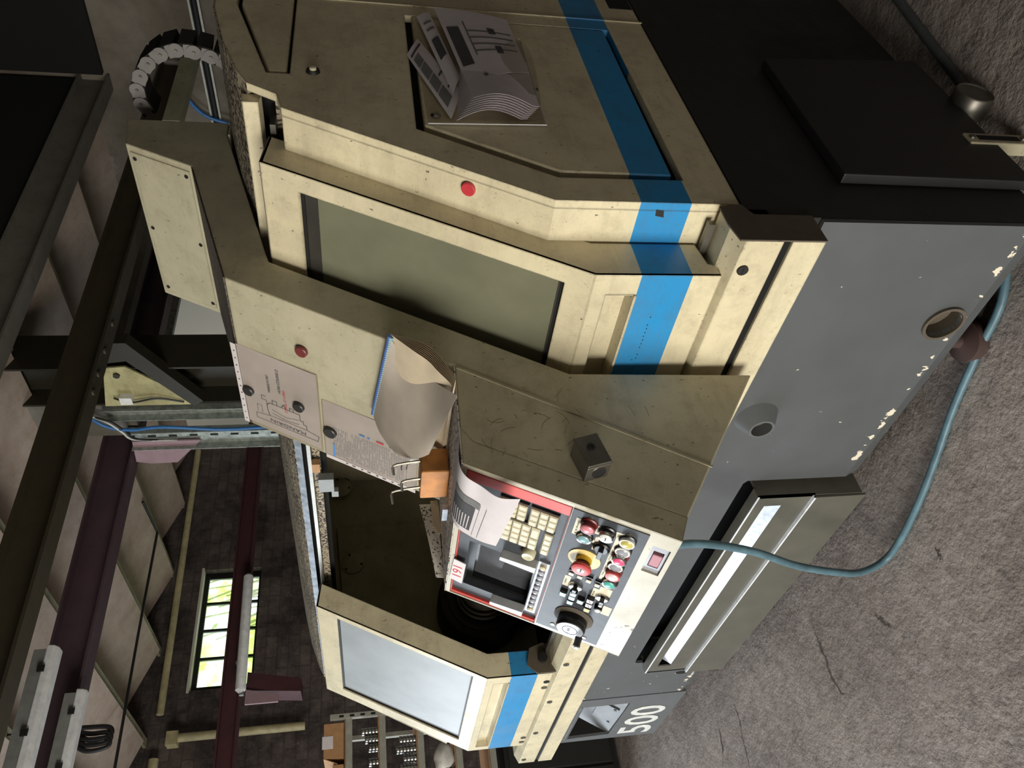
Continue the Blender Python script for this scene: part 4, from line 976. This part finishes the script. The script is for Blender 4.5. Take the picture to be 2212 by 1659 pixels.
# printed sheet draped over the keypad
PS = thing('draped_sheet', 'white printed sheet hanging from the shelf over the keypad', 'sheet', (-1.36, .9, 1.44))
def drape(s, t):
    # s across (0 right .. 1 left), t from the shelf down over the edge
    R_ = spline([(-1.285, .985, 1.490), (-1.285, .925, 1.4945), (-1.288, .893, 1.484), (-1.292, .870, 1.455), (-1.292, .84, 1.422), (-1.262, .815, 1.386)], 6)
    L_ = spline([(-1.475, .985, 1.490), (-1.482, .925, 1.4955), (-1.482, .893, 1.487), (-1.480, .873, 1.468), (-1.475, .850, 1.440), (-1.464, .830, 1.410)], 6)
    def at(P, x):
        x *= len(P) - 1; i = min(int(x), len(P) - 2); return P[i].lerp(P[i + 1], x - i)
    return at(R_, t).lerp(at(L_, t), s)
class Surf:
    def p(s_, u, v, d=0):
        e = .01; p = drape(u, v); n = (drape(min(u + e, 1), v) - drape(max(u - e, 0), v)).cross(drape(u, min(v + e, 1)) - drape(u, max(v - e, 0))).normalized()
        if n.z < 0: n = -n
        return p + n * d
SF = Surf()
bm = NB(); add_grid(bm, drape, 12, 28, .0006); obj('sheet_paper', bm, 'paper', PS, smooth=True)
def surfmark(name, mat, rects, d=.0012, nu=6, nv=8):
    bm = NB()
    for (a, b, c, e) in rects: add_grid(bm, lambda s, t: SF.p(a + (b - a) * s, c + (e - c) * t, d), nu, nv)
    return obj(name, bm, mat, PS)
surfmark('grey_heading', 'inkgrey', [(.30, .42, .22, .66)]); surfmark('grey_block', 'inkgreydark', [(.43, .90, .22, .62)])
surfmark('white_rows', 'paper', [(.62 + .0, .88, .26 + .05 * k, .275 + .05 * k) for k in range(7)], .0018, 4, 1)
surfmark('table_rules', 'inkgrey', [(.32, .96, .665, .669), (.32, .96, .735, .74)], .0012, 6, 1)
# steel tool block stuck on the console side
TB = thing('tool_holder', 'small steel tool holder block with a cap screw stuck on the console side', 'tool holder', (-1.262, .9, 1.21))
tbp = Plane((KX0, .905, 1.224), (0, .95, .22), (0, -.22, .95))
tbp.plate('block', 'dull_steel', TB, rect(-.035, .037, -.026, .028), (), .0005, .046, bevel=.002)
tbp.plate('block_cap', 'dull_steel', TB, rect(-.037, .039, -.024, .03), (), .048, .058, bevel=.0015)
tbp.lathe('cap_screw', 'rubber', TB, [(.009, .058), (.009, .0595), (.005, .0595), (.005, .0585), (0, .0585)], .008, .004, 16)
lathe('bore', 'dark', TB, [(.014, 0), (.014, .001), (0, .001)], tbp.p(-.0352, -.002, .024), -tbp.u, 20)
lathe('bore_ring', 'steel', TB, [(.017, 0), (.016, .002), (.014, .002), (.014, 0)], tbp.p(-.0352, -.002, .024), -tbp.u, 20)

# ================================================================== wallet of papers on the lathe side
WP = Plane((X0 + .001, 0, 0), (0, -1, 0), (0, 0, 1))
WP.n = V((1, 0, 0))
def wp(y, z, d=0.0): return V((X0 + .001 + d, y, z))
class WPl:
    def p(s, u, v, d=0): return wp(u, v, d)
    def plate(s, name, mat, parent, outer, d0, d1):
        bm = NB(); add_poly(bm, outer, [], s.p, d0, d1); return obj(name, bm, mat, parent)
W_ = WPl()
wal = thing('document_wallet', 'clear plastic wallet stuffed with papers on the side of the lathe', 'wallet', wp(1.82, 1.255))
W_.plate('wallet_back', 'sleeve', wal, [(1.585, 1.53), (1.60, 1.257), (2.02, 1.255), (2.10, 1.54)], .001, .002)
bm = NB(); add_tube(bm, [wp(1.585, 1.53, .003), wp(1.60, 1.257, .003), wp(2.02, 1.255, .003)], .0015, 6); obj('wallet_rim', bm, 'lampwhite', wal)
bm = NB(); add_grid(bm, lambda s, t: wp(1.66 + .34 * s + .03 * t, 1.262 + .16 * t, .006 + .045 * math.sin(math.pi * min(1, s * .8 + .12)) * (1 - .75 * t)), 12, 8, .0005); obj('wallet_front', bm, 'sleeve', wal, smooth=True)
lathe('wallet_rivet', 'chrome', wal, [(.012, .002), (.008, .006), (0, .007)], wp(1.625, 1.51), (1, 0, 0), 14); lathe('wallet_rivet', 'chrome', wal, [(.009, .002), (.006, .008), (0, .009)], wp(1.995, 1.39, .01), (1, 0, 0), 14)
text(Plane(wp(1.74, 1.38, .038), (0, 1, 0), (0, 0, 1)), 'wallet_name', 'A SAISIR', 0, 0, .014, 'ink', wal, ang=0.1, thick=.0003)
def doc(pts, d, name, label, lift=.0, mat='paper', prints=()):
    t = thing(name, label, 'paper', wp(pts[0][0], pts[0][1], d), 'papers in the wallet')
    P = [V((a, b)) for a, b in pts]
    def at(s, q): return P[0].lerp(P[1], s).lerp(P[3].lerp(P[2], s), q)
    def f(s, q, e=0): c = at(s, q); return wp(c.x, c.y, d + lift * math.sin(math.pi * s) * (1 - q * .5) + lift * .4 * (1 - q) + e)
    bm = NB(); add_grid(bm, f, 8, 6, .0005); obj('sheet', bm, mat, t, smooth=True)
    for a, b, c, e, m in prints:
        bm = NB(); add_grid(bm, lambda s, q: f(a + (b - a) * s, c + (e - c) * q, .0012), 6, 4); obj('print', bm, m, t)
    return t
lines = lambda n, m='inkgrey': [(.08, .92, .1 + .8 * k / n, .1 + .8 * k / n + .018, m) for k in range(n)]
doc([(1.598, 1.478), (1.72, 1.44), (1.99, 1.53), (1.897, 1.562)], .006, 'loose_form', 'form with four grey boxes sticking out of the wallet towards the door', .006, prints=[(.12, .50, .10, .30, 'inkgrey'), (.12, .50, .32, .50, 'inkgrey'), (.12, .50, .52, .70, 'inkgrey'), (.12, .50, .72, .86, 'inkgrey'), (.6, .9, .2, .23, 'inkgreydark'), (.6, .9, .4, .43, 'inkgreydark'), (.1, .9, .9, .93, 'inkgreydark')])
doc([(1.70, 1.465), (1.78, 1.44), (2.14, 1.49), (2.11, 1.526)], .010, 'loose_form', 'form fanned out behind the grey-boxed one with a dark panel', .008, prints=[(.2, .8, .35, .62, 'inkgreydark'), (.2, .8, .74, .77, 'inkgrey'), (.2, .8, .84, .87, 'inkgrey')])
doc([(1.72, 1.43), (1.80, 1.27), (2.10, 1.285), (2.145, 1.478)], .022, 'loose_form', 'large ruled sheet on top inside the wallet', .012, prints=[(.05, .22, .2, .72, 'inkgreydark'), (.3, .95, .35, .37, 'inkgrey'), (.3, .95, .45, .47, 'inkgrey'), (.3, .95, .55, .57, 'inkgrey'), (.3, .95, .65, .67, 'inkgrey'), (.62, .72, .3, .42, 'inkgreydark'), (.62, .72, .62, .72, 'inkgreydark'), (.3, .32, .3, .8, 'inkgrey')])
stk = thing('paper_stack', 'thick curled stack of plain sheets bulging out of the wallet', 'papers', wp(1.62, 1.27), 'papers in the wallet')
for k in range(8):
    P4 = [V((1.575 + .010 * k, 1.468 - .006 * k)), V((1.612 + .003 * k, 1.30 - .004 * k)), V((1.86, 1.268)), V((1.80, 1.44))]
    def f(s_, q_):
        c = P4[0].lerp(P4[1], s_).lerp(P4[3].lerp(P4[2], s_), q_)
        return wp(c.x, c.y, .004 + .0028 * k + (.030 - .001 * k) * math.sin(math.pi * min(1, s_ + .1)) * (1 - q_ * .7) + .006 * (1 - q_))
    bm = NB(); add_grid(bm, f, 10, 8, .0005); obj('sheet', bm, 'paper', stk, smooth=True)

# ================================================================== floor items
pts = spline([(-1.80, .99, .86), (-1.813, 1.0, .80), (-1.836, 1.0, .70), (-1.893, 1.0, .567), (-1.986, 1.0, .409), (-2.05, 1.0, .24), (-2.10, 1.02, .12), (-2.09, 1.05, .03), (-2.0, 1.07, .013), (-1.85, 1.11, .012), (-1.70, 1.165, .012), (-1.53, 1.235, .012), (-1.35, 1.29, .012), (-1.21, 1.33, .012), (-1.1, 1.42, .012)], 8)
tag(tube('air_hose', 'hose', None, pts, .0115, 12), 'faded blue air hose looping from the console down to the floor', 'hose')
tag(tube('floor_pipe', 'pipe', None, [(-.80, 2.75, .02), (-.841, 2.317, .016), (-.897, 1.80, .016)], .014, 12), 'straight grey pipe lying on the floor beside the lathe end', 'pipe')
lathe('levelling_knob', 'dull_steel', L, [(0, 0), (.05, 0), (.052, .01), (.052, .058), (.049, .062), (.046, .058), (0, .056)], (X0, 1.765, .06), (1, 0, 0), 36)
box('side_bracket', 'cream_side', L, X0, X0 + .035, 1.555, 1.60, .004, .18, bevel=.003)
box('bracket_slot', 'dark', L, X0 + .0345, X0 + .036, 1.568, 1.588, .03, .15)
for z in (.018, .166): lathe('bracket_bolt', 'dull_steel', L, [(.008, 0), (.008, .005), (0, .005)], (X0 + .035, 1.578, z), (1, 0, 0), 8)

# ================================================================== shelving at the far left
SX = -5.5
shf = thing('shelving', 'grey steel shelving with wooden shelves beyond the far end of the lathe', 'shelving', (SX - .25, 1.0, 0))
lv = [1.825, 1.605, 1.355, 1.105, .88]
for z in lv:
    box('shelf_beam', 'shelfpaint', shf, SX - .02, SX, 1.0, 1.9, z - .02, z + .022); box('shelf_board', 'boxcard', shf, SX - .5, SX - .02, 1.0, 1.9, z + .016, z + .03)
for x in (SX - .03, SX - .5):
    for y in (1.88, .97):
        box('upright', 'shelfpaint', shf, x, x + .04, y, y + .03, 0, 1.95)
for k in range(14): box('slot', 'dark', shf, SX + .0095, SX + .011, 1.886, 1.9, .95 + k * .07, .98 + k * .07)
bxs = thing('cardboard_box', 'open brown cardboard box with a label on the top shelf', 'box', (SX - .2, 1.75, 1.85))
box('carton', 'boxcard', bxs, SX - .3, SX - .02, 1.64, 1.86, 1.86, 1.99); box('label', 'paper', bxs, SX - .021, SX - .018, 1.7, 1.78, 1.93, 2.0)
prism('flap', 'boxcard', bxs, [(1.64, 1.99), (1.60, 1.90), (1.605, 1.90), (1.645, 1.99)], SX - .3, SX - .02)
tag(box('cardboard_box', 'boxcard', None, SX - .3, SX - .02, 1.40, 1.60, 1.86, 1.93, bevel=.004), 'low brown cardboard box at the picture edge of the top shelf', 'box')
n = 0
for z, ys, cnt in ((1.635, (1.80, 1.745, 1.69), (5, 4, 3)), (1.635, (1.60, 1.55), (3, 2)), (1.385, (1.72, 1.66, 1.6, 1.54), (5, 6, 4, 5)), (1.135, (1.50,), (3,))):
    for y, c in zip(ys, cnt):
        for k in range(c):
            o = lathe('metal_ring', 'steel', None, [(.014, 0), (.026, 0), (.027, .003), (.027, .018), (.026, .02), (.014, .02), (.014, 0)], (SX - .06, y, z + k * .0225), (0, 0, 1), 16)
            tag(o, 'bright metal ring in the stacks of rings on the shelves', 'ring', 'metal rings stacked on the shelves'); n += 1
bm = NB()
bmesh.ops.create_icosphere(bm, subdivisions=3, radius=.1)
for v in bm.verts:
    v.co += V((math.sin(v.co.z * 60 + v.co.y * 31), math.sin(v.co.x * 55), math.sin(v.co.y * 70))) * .007; v.co = V((SX - .08 + v.co.x * .6, 1.58 + v.co.y * 1.0, 1.20 + v.co.z * .7))
tag(obj('plastic_bag', bm, 'whitebag', None, smooth=True), 'crumpled white plastic bag on a middle shelf', 'bag')
cbn = thing('dark_cabinet', 'dark steel cabinet standing under the shelving beyond the lathe', 'cabinet', (-5.8, .8, 0))
box('cabinet_body', 'plate_black', cbn, -6.0, -5.56, 1.02, 1.86, .02, .80)
for a_, b_ in ((1.03, 1.42), (1.44, 1.85)):
    d_ = box('cabinet_door', 'black', cbn, -5.56, -5.545, a_, b_, .06, .77, bevel=.003); tube('door_handle', 'dull_steel', d_, [(-5.535, b_ - .06, .35), (-5.535, b_ - .06, .47)], .006, 6)
